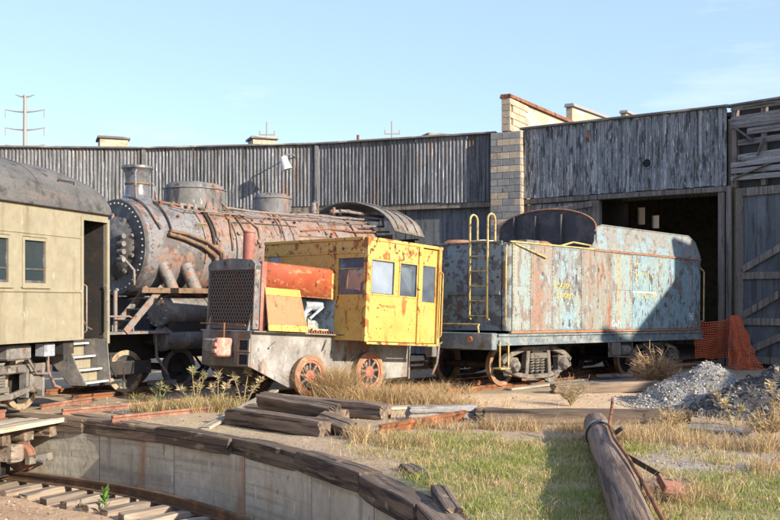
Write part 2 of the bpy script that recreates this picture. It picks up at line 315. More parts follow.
m_plank = mat('silvered_planks', (0.205, 0.185, 0.165), [((0.28, 0.262, 0.24), (1.2, 14, 14), 0.46, 0.6), ((0.085, 0.07, 0.06), (1, 18, 18), 0.54, 0.62)], rough=0.9, bscale=30, rnd=0.3)
m_block = mat('shade_grey_concrete_block', (0.235, 0.225, 0.205), [((0.29, 0.27, 0.235), (5, 5, 5), 0.5, 0.62), ((0.16, 0.15, 0.135), (3, 3, 3), 0.56, 0.66)], rough=0.95, bscale=50, rnd=0.15)  # grey courses, darkened to carry the shade on the pillar front
m_blockt = mat('tan_concrete_block', (0.40, 0.31, 0.215), [((0.46, 0.37, 0.27), (5, 5, 5), 0.5, 0.62), ((0.28, 0.225, 0.165), (3, 3, 3), 0.58, 0.68)], rough=0.95, bscale=50, rnd=0.15)
m_mortar = mat('mortar', (0.25, 0.23, 0.2), rough=0.95)
m_render = mat('patched_parapet', (0.42, 0.33, 0.225), [((0.37, 0.37, 0.365), (0.6, 0.6, 0.9), 0.50, 0.56), ((0.26, 0.2, 0.14), (2, 2, 2), 0.6, 0.66)], rough=0.95, bscale=30)
m_fascia = mat('roof_edge', (0.13, 0.118, 0.105), [((0.36, 0.32, 0.24), (0.8, 0.8, 5), 0.5, 0.6)], rough=0.9, rnd=0.15)
m_roof = mat('tar_roof', (0.08, 0.08, 0.08), rough=0.95)
m_concrete = mat('pit_concrete', (0.47, 0.42, 0.32), [((0.56, 0.51, 0.40), (0.8, 0.8, 0.5), 0.45, 0.62), ((0.40, 0.355, 0.27), (0.25, 0.25, 11), 0.52, 0.60), ((0.30, 0.26, 0.20), (3.0, 3.0, 0.25), 0.55, 0.70), ((0.38, 0.25, 0.15), (2.5, 2.5, 0.15), 0.57, 0.70), ((0.62, 0.58, 0.49), (9, 9, 2), 0.63, 0.69), ((0.18, 0.155, 0.125), (7, 7, 3), 0.645, 0.68)], rough=0.9, bscale=10, fine=0.2, rnd=0.06, bump=0.5, bdist=0.02)
m_timber = mat('old_creosoted_timber', (0.15, 0.108, 0.077), [((0.235, 0.17, 0.118), (0.8, 10, 10), 0.47, 0.61), ((0.05, 0.039, 0.031), (0.7, 11, 11), 0.53, 0.61), ((0.33, 0.235, 0.155), (1.6, 7, 7), 0.61, 0.70)], rough=0.92, bscale=14, stretch=(0.3, 3, 3), rnd=0.28, bump=0.6, bdist=0.02)
m_coping = mat('dark_coping_timber', (0.13, 0.092, 0.065), [((0.22, 0.16, 0.108), (0.8, 9, 9), 0.48, 0.62), ((0.045, 0.035, 0.028), (0.7, 10, 10), 0.52, 0.60), ((0.33, 0.24, 0.16), (3, 6, 6), 0.60, 0.68)], rough=0.92, bscale=14, stretch=(0.3, 3, 3), rnd=0.3, bump=0.6, bdist=0.02)
m_tie = mat('grey_brown_tie', (0.22, 0.17, 0.125), [((0.32, 0.26, 0.195), (1.2, 13, 13), 0.48, 0.62), ((0.10, 0.077, 0.058), (1, 16, 16), 0.54, 0.62)], rough=0.92, bscale=12, stretch=(0.3, 4, 4), rnd=0.3)
m_pale = mat('bleached_plank', (0.36, 0.30, 0.215), [((0.45, 0.39, 0.30), (1.2, 13, 13), 0.46, 0.6), ((0.21, 0.155, 0.10), (1, 18, 18), 0.55, 0.63)], rough=0.9, bscale=12, stretch=(0.3, 4, 4), rnd=0.2)
m_log = mat('pole_wood', (0.175, 0.118, 0.08), [((0.245, 0.175, 0.125), (14, 14, 0.6), 0.46, 0.6), ((0.07, 0.048, 0.035), (12, 12, 0.5), 0.54, 0.62)], rough=0.9, bscale=14, stretch=(4, 4, 0.3), bump=0.7, bdist=0.02)
m_ground = mat('dry_ground', (0.3, 0.25, 0.18), [((0.26, 0.19, 0.125), (0.9, 0.9, 0.9), 0.56, 0.74), ((0.50, 0.40, 0.28), (7, 7, 7), 0.58, 0.68), ((0.13, 0.10, 0.075), (14, 14, 14), 0.63, 0.70)], rough=0.97, bscale=26, fine=0.35, attr='Col', bump=0.8, bdist=0.03)
m_pitfloor = mat('pit_dirt', (0.47, 0.315, 0.195), [((0.37, 0.24, 0.145), (0.8, 0.8, 0.8), 0.48, 0.62), ((0.58, 0.42, 0.28), (7, 7, 7), 0.56, 0.66), ((0.22, 0.145, 0.09), (12, 12, 12), 0.60, 0.68)], rough=0.97, bscale=22, fine=0.3, bump=0.7, bdist=0.03)
m_gravel = mat('grey_gravel', (0.27, 0.25, 0.22), [((0.38, 0.355, 0.31), (16, 16, 16), 0.5, 0.6), ((0.13, 0.12, 0.105), (13, 13, 13), 0.53, 0.60)], rough=0.95, bscale=40, fine=0.35, bump=0.9, bdist=0.03)
m_dirtpile = mat('shade_dark_dirt_pile', (0.085, 0.077, 0.07), [((0.16, 0.143, 0.125), (11, 11, 11), 0.56, 0.66), ((0.045, 0.04, 0.036), (9, 9, 9), 0.53, 0.61)], rough=0.97, bscale=40, fine=0.35, bump=0.9, bdist=0.03)  # shade lying on the pile is put into its dark colour
m_stone = mat('loose_stones', (0.4, 0.37, 0.33), attr='Col', rough=0.95, bscale=30, fine=0.2)
m_grass = mat('grass_blades', (0.3, 0.3, 0.1), attr='Col', rough=0.8, bump=0, fine=0.0, spec=0.15)
def see_through(m, f):
    n = m.node_tree.nodes; l = m.node_tree.links; b = n['Principled BSDF']; t_ = n.new('ShaderNodeBsdfTranslucent'); x = n.new('ShaderNodeMixShader'); x.inputs['Fac'].default_value = f
    l.new(b.inputs['Base Color'].links[0].from_socket, t_.inputs['Color']); l.new(b.outputs[0], x.inputs[1]); l.new(t_.outputs[0], x.inputs[2]); l.new(x.outputs[0], n['Material Output'].inputs['Surface'])
see_through(m_grass, 0.35)
m_orangenet = mat('orange_plastic_net', (0.62, 0.13, 0.04), [((0.5, 0.12, 0.06), (4, 4, 4), 0.5, 0.65)], rough=0.55, bump=0)
m_tower = mat('galvanised_tower', (0.27, 0.25, 0.22), rough=0.6, bump=0)
m_polewood = mat('far_pole', (0.3, 0.27, 0.23), rough=0.9, bump=0)
m_lamp = mat('lamp_shade', (0.6, 0.58, 0.53), rough=0.5)
m_vent = mat('vent_stucco', (0.46, 0.38, 0.26), [((0.35, 0.28, 0.2), (4, 4, 4), 0.5, 0.6)], rough=0.9)
m_engine = mat('pale_blue_engine', (0.36, 0.42, 0.46), [((0.2, 0.2, 0.2), (7, 7, 7), 0.5, 0.6), ((0.5, 0.5, 0.48), (9, 9, 9), 0.6, 0.66)], rough=0.6)
m_grille = mat('grille_wire', (0.26, 0.205, 0.165), [((0.3, 0.16, 0.1), (5, 5, 5), 0.5, 0.62)], rough=0.7, bump=0)
m_alu = mat('bare_metal_box', (0.33, 0.35, 0.38), [((0.22, 0.22, 0.23), (6, 6, 6), 0.5, 0.62)], rough=0.45)
g_coach = glass('coach_glass', (0.035, 0.05, 0.055), 0.1, 0.06)
g_cab = glass('sky_tinted_cab_glass', (0.34, 0.39, 0.45), 0.30, 0.05)  # pale tint carries sky reflection as well as dust on the pane
g_cab2 = glass('clearer_cab_glass', (0.17, 0.20, 0.24), 0.62, 0.04)
m_leaf = mat('green_leaf', (0.10, 0.20, 0.04), attr='Col', rough=0.6, bump=0, fine=0)

# ------------------------------------------------------------------ layout (all tracks run out from the turntable centre)
C = Vector((-10.5, 6.5, 0)); RP = 11.12; RB = 30.8
def pol(r, deg, z=0.0): return Vector((C.x + r*math.cos(R(deg)), C.y + r*math.sin(R(deg)), z))

COACH_RZ = 72.4; COACH_O = Vector((-6.54, 18.74, 0.1))
LOCO_RZ = 52.0; LOCO_O = Vector((-5.73, 21.0, 0.1))
CRIT_RZ = 48.0; CRIT_O = Vector((-1.645, 20.0, 0.1))
TEND_RZ = 47.0; TEND_O = Vector((1.44, 21.99, 0.1))

# ------------------------------------------------------------------ ground
def zone(x, y, blobs):
    v = 0.0
    for bx, by, rx, ry, rot in blobs:
        c, s = math.cos(rot), math.sin(rot); dx, dy = x-bx, y-by
        a, b = (dx*c + dy*s)/rx, (-dx*s + dy*c)/ry
        v = max(v, 1.0 - (a*a + b*b))
    return v
GREEN = [(1.35, 11.6, 1.35, 2.6, -0.15), (0.75, 13.6, 1.1, 1.0, 0), (1.6, 9.2, 1.2, 1.6, 0), (3.6, 9.6, 1.1, 1.8, 0), (2.6, 13.0, 0.9, 1.1, 0)]
SAND = [(2.6, 19.0, 2.6, 1.9, 0), (0.6, 18.0, 1.8, 1.4, 0), (4.6, 20.4, 1.8, 1.2, 0), (-0.6, 16.6, 1.4, 0.8, 0)]
STONY = [(4.3, 12.2, 1.6, 1.7, 0), (5.2, 13.6, 2.2, 1.6, 0), (6.4, 18.6, 2.4, 2.4, 0), (-4.2, 18.2, 2.0, 1.2, 0)]
def gz(x, y):
    return 0.035*noise.noise((x*0.7, y*0.7, 0.3)) + 0.018*noise.noise((x*2.6, y*2.6, 4.0))
def lerp3(a, b, t): return tuple(p + (q-p)*t for p, q in zip(a, b))
def sm(t): t = max(0.0, min(1.0, t)); return t*t*(3-2*t)
angs = [-30 + 0.55*i for i in range(int(140/0.55)+1)]
angs += [angs[-1] + (330-angs[-1])*i/60.0 for i in range(1, 60)]
rads = []; r = RP + 0.14
while r < 33: rads.append(r); r += 0.13
while r < 1500: rads.append(r); r *= 1.18
gv, gf, gc = [], [], []
for rr in rads:
    for a in angs:
        p = pol(rr, a); near = rr < 33.5
        nz = noise.noise((p.x*0.9, p.y*0.9, 7.7))*0.45 + noise.noise((p.x*3.1, p.y*3.1, 2.2))*0.25
        c = (0.40, 0.29, 0.18)
        if near:
            c = lerp3(c, (0.36, 0.315, 0.255), sm(1.6*(zone(p.x, p.y, STONY)+nz)))
            c = lerp3(c, (0.60, 0.42, 0.25), sm(1.8*(zone(p.x, p.y, SAND)+nz)))
            c = lerp3(c, (0.33, 0.29, 0.13), sm(1.8*(zone(p.x, p.y, GREEN)+nz*0.8)))
        else: c = (0.34, 0.29, 0.2)
        gv.append((p.x, p.y, gz(p.x, p.y) if near else -0.01)); gc.append((*c, 1.0))
na = len(angs)
for i in range(len(rads)-1):
    for k in range(na):
        k2 = (k+1) % na; gf.append((i*na+k, (i+1)*na+k, (i+1)*na+k2, i*na+k2))
gv = [(x, y, z - 0.10*sm((RP+0.36-math.hypot(x-C.x, y-C.y))/0.2)) for x, y, z in gv]
mb = MB(); mb.v = gv; mb.f = gf
ground = tag(mb.build('ground', m_ground, None, 180), 'dry dirt yard with patches of grass', 'ground', kind='structure')
ca = ground.data.color_attributes.new('Col', 'FLOAT_COLOR', 'POINT')
ca.data.foreach_set('color', np.array(gc, dtype=np.float32).ravel())

mb = MB(); rings = [(0.01, -1.10)] + [(rr, -1.10) for rr in np.linspace(1, RP+0.15, 60)]
mb.lathe(rings, (C.x, C.y, 0), 'z', 180)
mb.v = [(x, y, z + 0.05*noise.noise((x*0.8, y*0.8, 1)) + 0.02*noise.noise((x*3, y*3, 2))) for x, y, z in mb.v]
tag(mb.build('pit_floor', m_pitfloor, None, 180), 'bare orange brown dirt floor of the turntable pit', 'ground', kind='structure')

# ------------------------------------------------------------------ turntable pit wall: concrete panels under timber coping
def rough_beam(L, w, h, n=5, jit=0.012, seed=0, ch=0.03):
    rg = random.Random(seed); b = MB()
    sec0 = [(-w/2+ch, -h/2), (w/2-ch, -h/2), (w/2, -h/2+ch), (w/2, h/2-ch), (w/2-ch, h/2), (-w/2+ch, h/2), (-w/2, h/2-ch), (-w/2, -h/2+ch)]
    secs = []
    for i in range(n+1):
        x = -L/2 + L*i/n
        k = 0.88 if i in (0, n) else 1.0
        secs.append([(x + (rg.uniform(-1, 1)*jit*2.2 if i in (0, n) else 0), y*k + rg.uniform(-jit, jit), z*k + rg.uniform(-jit, jit)) for y, z in sec0])
    b.loft(secs, True); m = 8
    b.f.append(tuple(range(m))[::-1]); b.f.append(tuple(n*m + k for k in range(m)))
    b.f = [f[::-1] for f in b.f]
    return b

def cracked_beam(L, w, h, n=9, jit=0.012, seed=0, cracks=5):
    """squared timber with long splits and worn, uneven ends"""
    rg = random.Random(seed); per = 2*(w+h); base = []
    def onper(t):
        t %= per
        if t < w: return (-w/2+t, -h/2)
        t -= w
        if t < h: return (w/2, -h/2+t)
        t -= h
        if t < w: return (w/2-t, h/2)
        t -= w; return (-w/2, h/2-t)
    ts = [(c + k, 0.0) for c in (0, w, w+h, 2*w+h) for k in (-0.03, 0.03)] + [(c, 0.012) for c in (0, w, w+h, 2*w+h)]
    for i in range(cracks):
        c = rg.uniform(0.05, per-0.05); d = rg.uniform(0.02, 0.055); g = rg.uniform(0.005, 0.011); ts += [(c-g, 0), (c, d), (c+g, 0)]
    ts += [(per*k/9+0.02, rg.uniform(-0.004, 0.006)) for k in range(9)]
    ts = sorted(((t % per), d) for t, d in ts)
    amp = [rg.uniform(0, 6) for _ in ts]; secs = []
    for i in range(n+1):
        f = i/n; x = -L/2 + L*f; sec = []; end = i in (0, n); tw = rg.uniform(-jit, jit); oy, oz = rg.uniform(-jit, jit)*0.5, rg.uniform(-jit, jit)*0.5
        for (t, d), a in zip(ts, amp):
            y, z = onper(t); q = 1 - (d*(0.45+0.55*math.sin(a+f*4)**2))/max(0.05, math.hypot(y, z)); wv = jit*0.6*noise.noise((t*6+seed, f*5, seed*0.37))
            k = (0.93 if end else 1.0)*q; sec.append((x + (rg.uniform(-1, 1)*jit*2.5 if end else 0), y*k + oy + wv, z*k + oz + tw*y*0.5 + wv))
        secs.append(sec)
    b = MB(); b.loft(secs, True); m = len(ts)
    for e, off in ((0, 0), (n, n*m)):
        cx = sum(b.v[off+k][0] for k in range(m))/m; c = len(b.v); b.v.append((cx, 0, 0)); b.f += [(off+(k+1) % m, off+k, c) if e == 0 else (off+k, off+(k+1) % m, c) for k in range(m)]
    b.f = [f[::-1] for f in b.f]
    return b

pit = thing('turntable_pit_wall', 'curved concrete pit wall topped with dark timbers round the turntable', 'wall', C)
panelm = MB()
secs = []
for k in range(7):
    a = R(-4.45 + 8.9*k/6); secs.append([(rr*math.cos(a), rr*math.sin(a), z) for rr, z in ((RP+0.06, -1.35), (RP+0.06, -0.235), (RP+0.36, -0.235), (RP+0.36, -1.35))])
panelm.loft(secs, True); panelm.f.append((3, 2, 1, 0)); panelm.f.append((24, 25, 26, 27))
pm = panelm.mesh('concrete_panel', m_concrete, 30)
cops = [cracked_beam(1.78, 0.32, 0.25, 5, 0.010, 40+i, 2).mesh('coping_timber', m_coping) for i in range(7)]
for k in range(40):
    piece('concrete_panel', pm, pit, (0, 0, 0), (0, 0, R(9*k)))
    a = 9*k + 2.0; rr = RP + 0.16 + random.uniform(-0.04, 0.04)
    piece('coping_timber', cops[(k*3) % 7], pit, (rr*math.cos(R(a)), rr*math.sin(R(a)), -0.115 + random.uniform(-0.03, 0.02)), (random.uniform(-0.05, 0.05), random.uniform(-0.012, 0.012), R(a+90) + random.uniform(-0.025, 0.025)))

ring = thing('ring_track', 'curved dark rail on pale timber ties at the foot of the pit wall', 'track', C + Vector((0, 0, -1.10)))
prof = [(-0.065, 0.10), (-0.065, 0.115), (-0.012, 0.13), (-0.012, 0.20), (-0.035, 0.21), (-0.035, 0.245), (0.035, 0.245), (0.035, 0.21), (0.012, 0.20), (0.012, 0.13), (0.065, 0.115), (0.065, 0.10)]
MB().lathe([(RP-0.42+x, z) for x, z in prof[::-1]], (0, 0, 0), 'z', 240).build('rail', m_ringrail, ring, 30)
tms = [rough_beam(1.05, 0.2, 0.17, 2, 0.012, 70+i, 0.012).mesh('tie', m_tie) for i in range(4)]
for k in range(132):
    a = 2.727*k; piece('tie', tms[k % 4], ring, ((RP-0.68)*math.cos(R(a)), (RP-0.68)*math.sin(R(a)), 0.025 + random.uniform(-0.012, 0.012)), (0, 0, R(a)+random.uniform(-0.02, 0.02)))

# ------------------------------------------------------------------ turntable bridge (the coach stands on it)
br = thing('turntable_bridge', 'timber decked turntable bridge reaching the pit rim under the coach', 'turntable', C, R(COACH_RZ))
for y in (-1.0, 1.0):
    b = MB(); b.box(-10.8, 10.8, y-0.02, y+0.02, -0.9, -0.32); b.box(-10.8, 10.8, y-0.17, y+0.17, -0.345, -0.321); b.box(-10.8, 10.8, y-0.17, y+0.17, -0.92, -0.9)
    for k in range(20): b.box(-10.7+k*1.12, -10.67+k*1.12, y-0.15, y+0.15, -0.895, -0.35)
    b.build('girder', m_dark, br)
for y in (-0.752, 0.752):
    b = MB(); b.box(-10.95, 11.0, y-0.065, y+0.065, -0.055, -0.04); b.box(-10.95, 11.0, y-0.012, y+0.012, -0.04, 0.06); b.box(-10.95, 11.0, y-0.035, y+0.035, 0.06, 0.1)
    b.build('rail', m_railrust, br)
tiem = [rough_beam(3.5, 0.24, 0.25, 3, 0.008, 90+i, 0.012).mesh('cross_timber', m_coping) for i in range(3)]
for k in range(40): piece('cross_timber', tiem[k % 3], br, (-10.95 + 0.56*k, random.uniform(-0.04, 0.04), -0.185), (0, 0, R(90)))
dk = [rough_beam(5.38, 0.19, 0.05, 3, 0.005, 95+i, 0.006).mesh('deck_plank', m_pale) for i in range(3)]
for j in range(4):
    for k in range(4):
        for sgn in (-1, 1):
            piece('deck_plank', dk[(j+k) % 3], br, (-8.12 + 5.42*k + (0.1*(j % 2)), sgn*(1.20 + 0.20*j), -0.033 + 0.004*random.random()))
b = MB(); b.box(-10.9, 10.95, -1.96, -1.91, -0.06, 0.012); b.build('edge_board', m_pale, br)
rough_beam(0.30, 0.7, 0.27, 3, 0.006, 99, 0.012).build('end_timber', m_tie, br).location = (10.05, -1.45, -0.45)
for y in (-1.3, 1.3):
    w = empty('end_wheel', br, (RP-0.42, y, -0.63))
    MB().lathe([(0.05, -0.06), (0.21, -0.06), (0.225, -0.05), (0.225, 0.04), (0.25, 0.05), (0.25, 0.07), (0.05, 0.07)], (0, 0, 0), 'x', 28).build('wheel_disc', m_rust if y > 0 else m_railrust, w, 30)
    MB().lathe([(0.0, -0.2), (0.06, -0.2), (0.06, 0.2), (0.0, 0.2)], (0, 0, 0), 'x', 12).build('axle', m_iron, w, 30)
    b = MB()
    for x in (-0.16, 0.16):
        b.box(x-0.03, x+0.03, -0.14, 0.14, -0.1, 0.1, 0.02); b.box(x-0.022, x+0.022, -0.05, 0.05, 0.1, 0.45)
    b.box(-0.3, 0.3, -0.4, -0.32, -0.06, 0.06); b.build('axle_box', m_truck, w)
    b = MB(); b.tube([(-0.12, -0.55, -0.05), (-0.1, -0.25, 0.02), (0.1, -0.2, 0.0)], 0.03); b.build('brace_rod', m_iron, w)

# ------------------------------------------------------------------ roundhouse
rh_loc = pol(RB, 61.9)
rh = thing('roundhouse', 'long curved roundhouse with weathered iron and board fronts', 'building', rh_loc)
INV = Matrix.Translation(-rh_loc)
def wb(mb, name, mt, parent=None, smooth=None):
    o = mb.build(name, mt, parent or rh, smooth)
    if parent is None: o.location = -rh_loc
    return o
def wpart(name):
    o = empty(name, rh, -rh_loc); return o
ZT, ZL = 7.6, 5.36
class Bay:
    def __init__(s, a0, a1, r=RB):
        s.p0 = pol(r, a0); s.p1 = pol(r, a1); d = s.p1 - s.p0; s.L = d.length; s.u = d.normalized(); s.d = Vector((-s.u.y, s.u.x, 0))
        if s.d.dot(s.p0 - C) < 0: s.d = -s.d
        s.rz = math.atan2(s.u.y, s.u.x)
        s.M = Matrix((s.u, s.d, Vector((0, 0, 1)))).transposed().to_4x4(); s.M.translation = s.p0
    def P(s, x, y, z): return s.M @ Vector((x, y, z))
    def upx(s, px):
        k = (px-390.0)/FPX   # x of the spot on the bay that the pixel column meets
        return (k*s.p0.y - s.p0.x) / (s.u.x - k*s.u.y)
def bbox(b, bay, *a, ch=0.0): b.box(*a, ch, bay.M); return b

b1 = [Bay(62.9, 75.2), Bay(75.2, 87.5), Bay(87.5, 99.8), Bay(99.8, 112)]
cols = 7
for bi, bay in enumerate(b1):
    cl = wpart('iron_cladding')
    W_ = bay.L/cols
    for v in range(2):
        pass
    sheet = MB(); npd = 7; per = W_/npd; st = 7*npd; s0, s1 = [], []
    for i in range(st+1):
        x = W_*i/st; y = -0.022*math.cos(2*PI*x/per); s0.append((x, y, 0)); s1.append((x, y, ZT-ZL+0.06))
    sheet.loft([s0, s1]); sheet.f = [f[::-1] for f in sheet.f]
    me = sheet.mesh('corrugated_sheet', m_corr, 60)
    for k in range(cols):
        q = bay.P(W_*k, -0.02 - 0.008*(k % 2), ZL + random.uniform(-0.05, 0.03))
        piece('corrugated_sheet', me, cl, q, (random.uniform(-0.004, 0.004), 0, bay.rz + random.uniform(-0.002, 0.002)))
    b = MB(); bbox(b, bay, -0.07, 0.07, -0.12, -0.06, ZL-0.1, ZT-0.02); wb(b, 'cover_strip', m_corr)
    b = MB(); bbox(b, bay, -0.1, bay.L+0.1, -0.16, 0.1, ZT+0.0, ZT+0.07, ch=0.015); wb(b, 'roof_edge_board', m_fascia)
    b = MB(); bbox(b, bay, 0, bay.L, 0.02, 0.32, ZL-0.22, ZL+0.1); wb(b, 'lintel', m_post)
    b = MB(); bbox(b, bay, -0.17, 0.17, 0.05, 0.4, 0, ZL-0.23); wb(b, 'door_post', m_post)
    b = MB(); bbox(b, bay, 0, bay.L, 0.5, 0.6, 0, ZT-0.1); wb(b, 'inner_wall', m_roof)
    for lf in range(2):
        dl = wpart('door_leaf'); x0 = 0.2 + lf*(bay.L-0.4)/2; wl_ = (bay.L-0.44)/2; n = 9; pw = wl_/n
        pk = MB().box(0.006, pw-0.006, 0, 0.05, 0, ZL-0.3).mesh('door_plank', m_door)
        for k in range(n): piece('door_plank', pk, dl, bay.P(x0+k*pw, 0.30+random.uniform(0, 0.012), 0.08), (0, 0, bay.rz))
        b = MB()
        for z in (0.4, 2.6, 4.75): bbox(b, bay, x0+0.03, x0+wl_-0.03, 0.26, 0.298, z, z+0.22)
        b.build('ledge', m_door, dl)

# block pillar between the bays, with the fire wall running back from it
pb = Bay(62.9, 60.9); pil = wpart('block_pillar')
b = MB(); bbox(b, pb, 0.02, pb.L-0.02, -0.30, 0.62, 0, ZT-0.02); b.build('core', m_mortar, pil)
bm_ = {}
def blockmesh(w, d, h, tan=1):
    key = (round(w, 3), round(d, 3), round(h, 3))
    if key not in bm_: bm_[key] = [MB().box(0, w, 0, d, 0, h, 0.008).mesh('block', m_) for m_ in (m_block, m_blockt)]
    return bm_[key][tan]
hc = 0.2225; nc = 34
for k in range(nc):
    z = 0.006 + k*hc; lay = [0.42, 0.42, pb.L-0.84] if k % 2 else [pb.L-0.84, 0.42, 0.42]; x = 0
    for w in lay:
        piece('block', blockmesh(w-0.014, 0.06, hc-0.014, 1 if (k % 4 == 0 or k % 7 == 2) and random.random() < 0.85 else 0), pil, pb.P(x+0.007, -0.33+random.uniform(0, 0.006), z), (0, 0, pb.rz)); x += w
    for j, (y0, w) in enumerate([(-0.265, 0.42), (0.155, 0.42)] if k % 2 else [(-0.265, 0.21), (-0.055, 0.42), (0.365, 0.21)]):
        piece('block', blockmesh(0.06, w-0.014, hc-0.014), pil, pb.P(pb.L-0.05+random.uniform(0, 0.005), y0, z), (0, 0, pb.rz))
fw = wpart('stepped_parapet')
xm = pb.L/2
segs = [(-0.28, 6.5, 7.0, 8.72, 8.9), (6.52, 13.8, 7.0, 9.6, 10.05), (14.6, 19.5, 7.0, 10.7, 11.0)]
for i, (y0, y1, zb, zt0, zt1) in enumerate(segs):
    xa, xb = xm-0.16, xm+0.16
    b = MB(); p = [pb.P(x, y, z) for x, y, z in ((xa, y0+0.07, zb), (xb-0.07, y0+0.07, zb), (xb-0.07, y1, zb), (xa, y1, zb), (xa, y0+0.07, zt0), (xb-0.07, y0+0.07, zt0), (xb-0.07, y1, zt1), (xa, y1, zt1))]
    b.hexa(p); b.build('parapet_wall', m_render, fw)
    b = MB(); p = [pb.P(x, y, z) for x, y, z in ((xa-0.06, y0-0.03, zt0+0.004), (xb+0.04, y0-0.03, zt0+0.004), (xb+0.04, y1, zt1+0.004), (xa-0.06, y1, zt1+0.004), (xa-0.02, y0-0.02, zt0+0.13), (xb, y0-0.02, zt0+0.13), (xb, y1, zt1+0.13), (xa-0.02, y1, zt1+0.13))]
    b.hexa(p); b.build('parapet_cap', m_rust if i == 0 else m_tower, fw)
for k in range(5):
    z = ZT + 0.02 + k*hc; 
    piece('block', blockmesh(0.32-0.01, 0.06, hc-0.012), fw, pb.P(xm-0.157, -0.285, z), (0, 0, pb.rz))
    for j in range(3 if k % 2 else 4):
        y0 = -0.215 + j*0.42 + (0.21 if k % 2 else 0)
        piece('block', blockmesh(0.06, 0.406, hc-0.014), fw, pb.P(xm+0.10, y0, z), (0, 0, pb.rz))
b = MB(); bbox(b, pb, xm-0.2, xm+0.2, 0.63, 21, 0, 7.35); b.build('fire_wall', m_render, fw)

# open stall with the tender in front of it
b2 = Bay(60.9, 48.4)
cl = wpart('board_cladding'); nb = int(b2.L/0.118); bw = b2.L/nb
bms = [MB().box(0.004, bw-0.004, 0, 0.028, 0, ZT-ZL+0.08+0.01*v).mesh('board', m_board) for v in (0, 0.5, 1.0)]
for k in range(nb): piece('board', bms[random.randrange(3)], cl, b2.P(k*bw, -0.05+random.uniform(-0.012, 0.012), ZL-random.uniform(0, 0.03)), (random.uniform(-0.003, 0.003), random.uniform(-0.003, 0.003), b2.rz))
b = MB(); bbox(b, b2, 0, b2.L, -0.005, 0.03, ZL+0.03, ZT-0.01); b.build('backing', m_roof, cl)
b = MB(); bbox(b, b2, -0.1, b2.L+0.1, -0.16, 0.1, ZT+0.045, ZT+0.12, ch=0.015); wb(b, 'roof_edge_board', m_fascia)
b = MB(); bbox(b, b2, 0, b2.L, -0.04, 0.2, ZL-0.2, ZL-0.035, ch=0.015); wb(b, 'lintel', m_post)
xo = b2.upx(595)
b = MB(); bbox(b, b2, xo-0.17, xo+0.13, -0.02, 0.25, 0, ZL-0.21, ch=0.015); wb(b, 'door_post', m_post)
b = MB(); bbox(b, b2, b2.L-0.26, b2.L-0.06, -0.02, 0.25, 0, ZL-0.21, ch=0.015); wb(b, 'door_post', m_post)
b = MB(); bbox(b, b2, b2.L+0.0, b2.L+0.17, -0.10, 0.1, 0, ZL-0.04, ch=0.015); wb(b, 'door_post', m_post)
fill = wpart('side_panel'); nf = 11; pw = (xo-0.18)/nf
pk = MB().box(0.004, pw-0.004, 0, 0.03, 0, ZL-0.22).mesh('board', m_board)
for k in range(nf): piece('board', pk, fill, b2.P(k*pw, 0.08+random.uniform(0, 0.012), 0.0), (0, 0, b2.rz))
b = MB(); b.beam(b2.P(-0.25, -0.45, 4.62), b2.P(xo, -0.2, 5.02), 0.16, 0.2, 0.02); wb(b, 'slanting_timber', m_post)
xh = b2.upx(648)
b = MB(); b.lathe([(0.13, -0.10), (0.155, -0.10), (0.155, -0.02), (0.13, -0.02)], (0, 0, 0), 'y', 20); b.v = [tuple(b2.P(xh+x, y, 6.18+z)) for x, y, z in b.v]; wb(b, 'vent_collar', m_board, None, 40)
b = MB(); b.lathe([(0.0, -0.082), (0.135, -0.082)], (0, 0, 0), 'y', 20); b.v = [tuple(b2.P(xh+x, y, 6.18+z)) for x, y, z in b.v]; wb(b, 'vent_shade_disc', m_void)  # dark disc painting the shade inside the vent opening
b = MB(); bbox(b, b2, b2.upx(588), b2.upx(588)+0.07, -0.085, -0.065, 7.0, 7.4); wb(b, 'rusty_patch', m_rust)
# interior seen through the opening
b = MB(); bbox(b, b2, b2.L-0.05, b2.L+0.12, 0.3, 21, 0, 7.35); wb(b, 'inner_side_wall', m_render)
for k in range(4):
    b = MB(); bbox(b, b2, b2.L-0.3, b2.L-0.06, 3+4.5*k, 3.25+4.5*k, 0, 7.3); wb(b, 'inner_post', m_post)
bb = Bay(61.9, 48.4, RB+15); holes = sorted([(bb.upx(638), bb.upx(645), 5.5, 6.3), (bb.upx(652), bb.upx(659), 5.3, 5.9), (bb.upx(690), bb.upx(693), 3.2, 4.2)])
x = 0.0
for h0, h1, z0, z1 in holes:
    b = MB(); bbox(b, bb, x, h0, 0, 0.2, 0, 7.6); wb(b, 'rear_wall', m_vent)
    b = MB(); bbox(b, bb, h0, h1, 0, 0.2, 0, z0); bbox(b, bb, h0, h1, 0, 0.2, z1, 7.6); wb(b, 'rear_wall', m_vent); x = h1
b = MB(); bbox(b, bb, x, bb.L, 0, 0.2, 0, 7.6); wb(b, 'rear_wall', m_vent)
b = MB(); bbox(b, b2, xo, b2.L, 2.2, 2.4, 5.3, 5.5); wb(b, 'tie_beam', m_post)

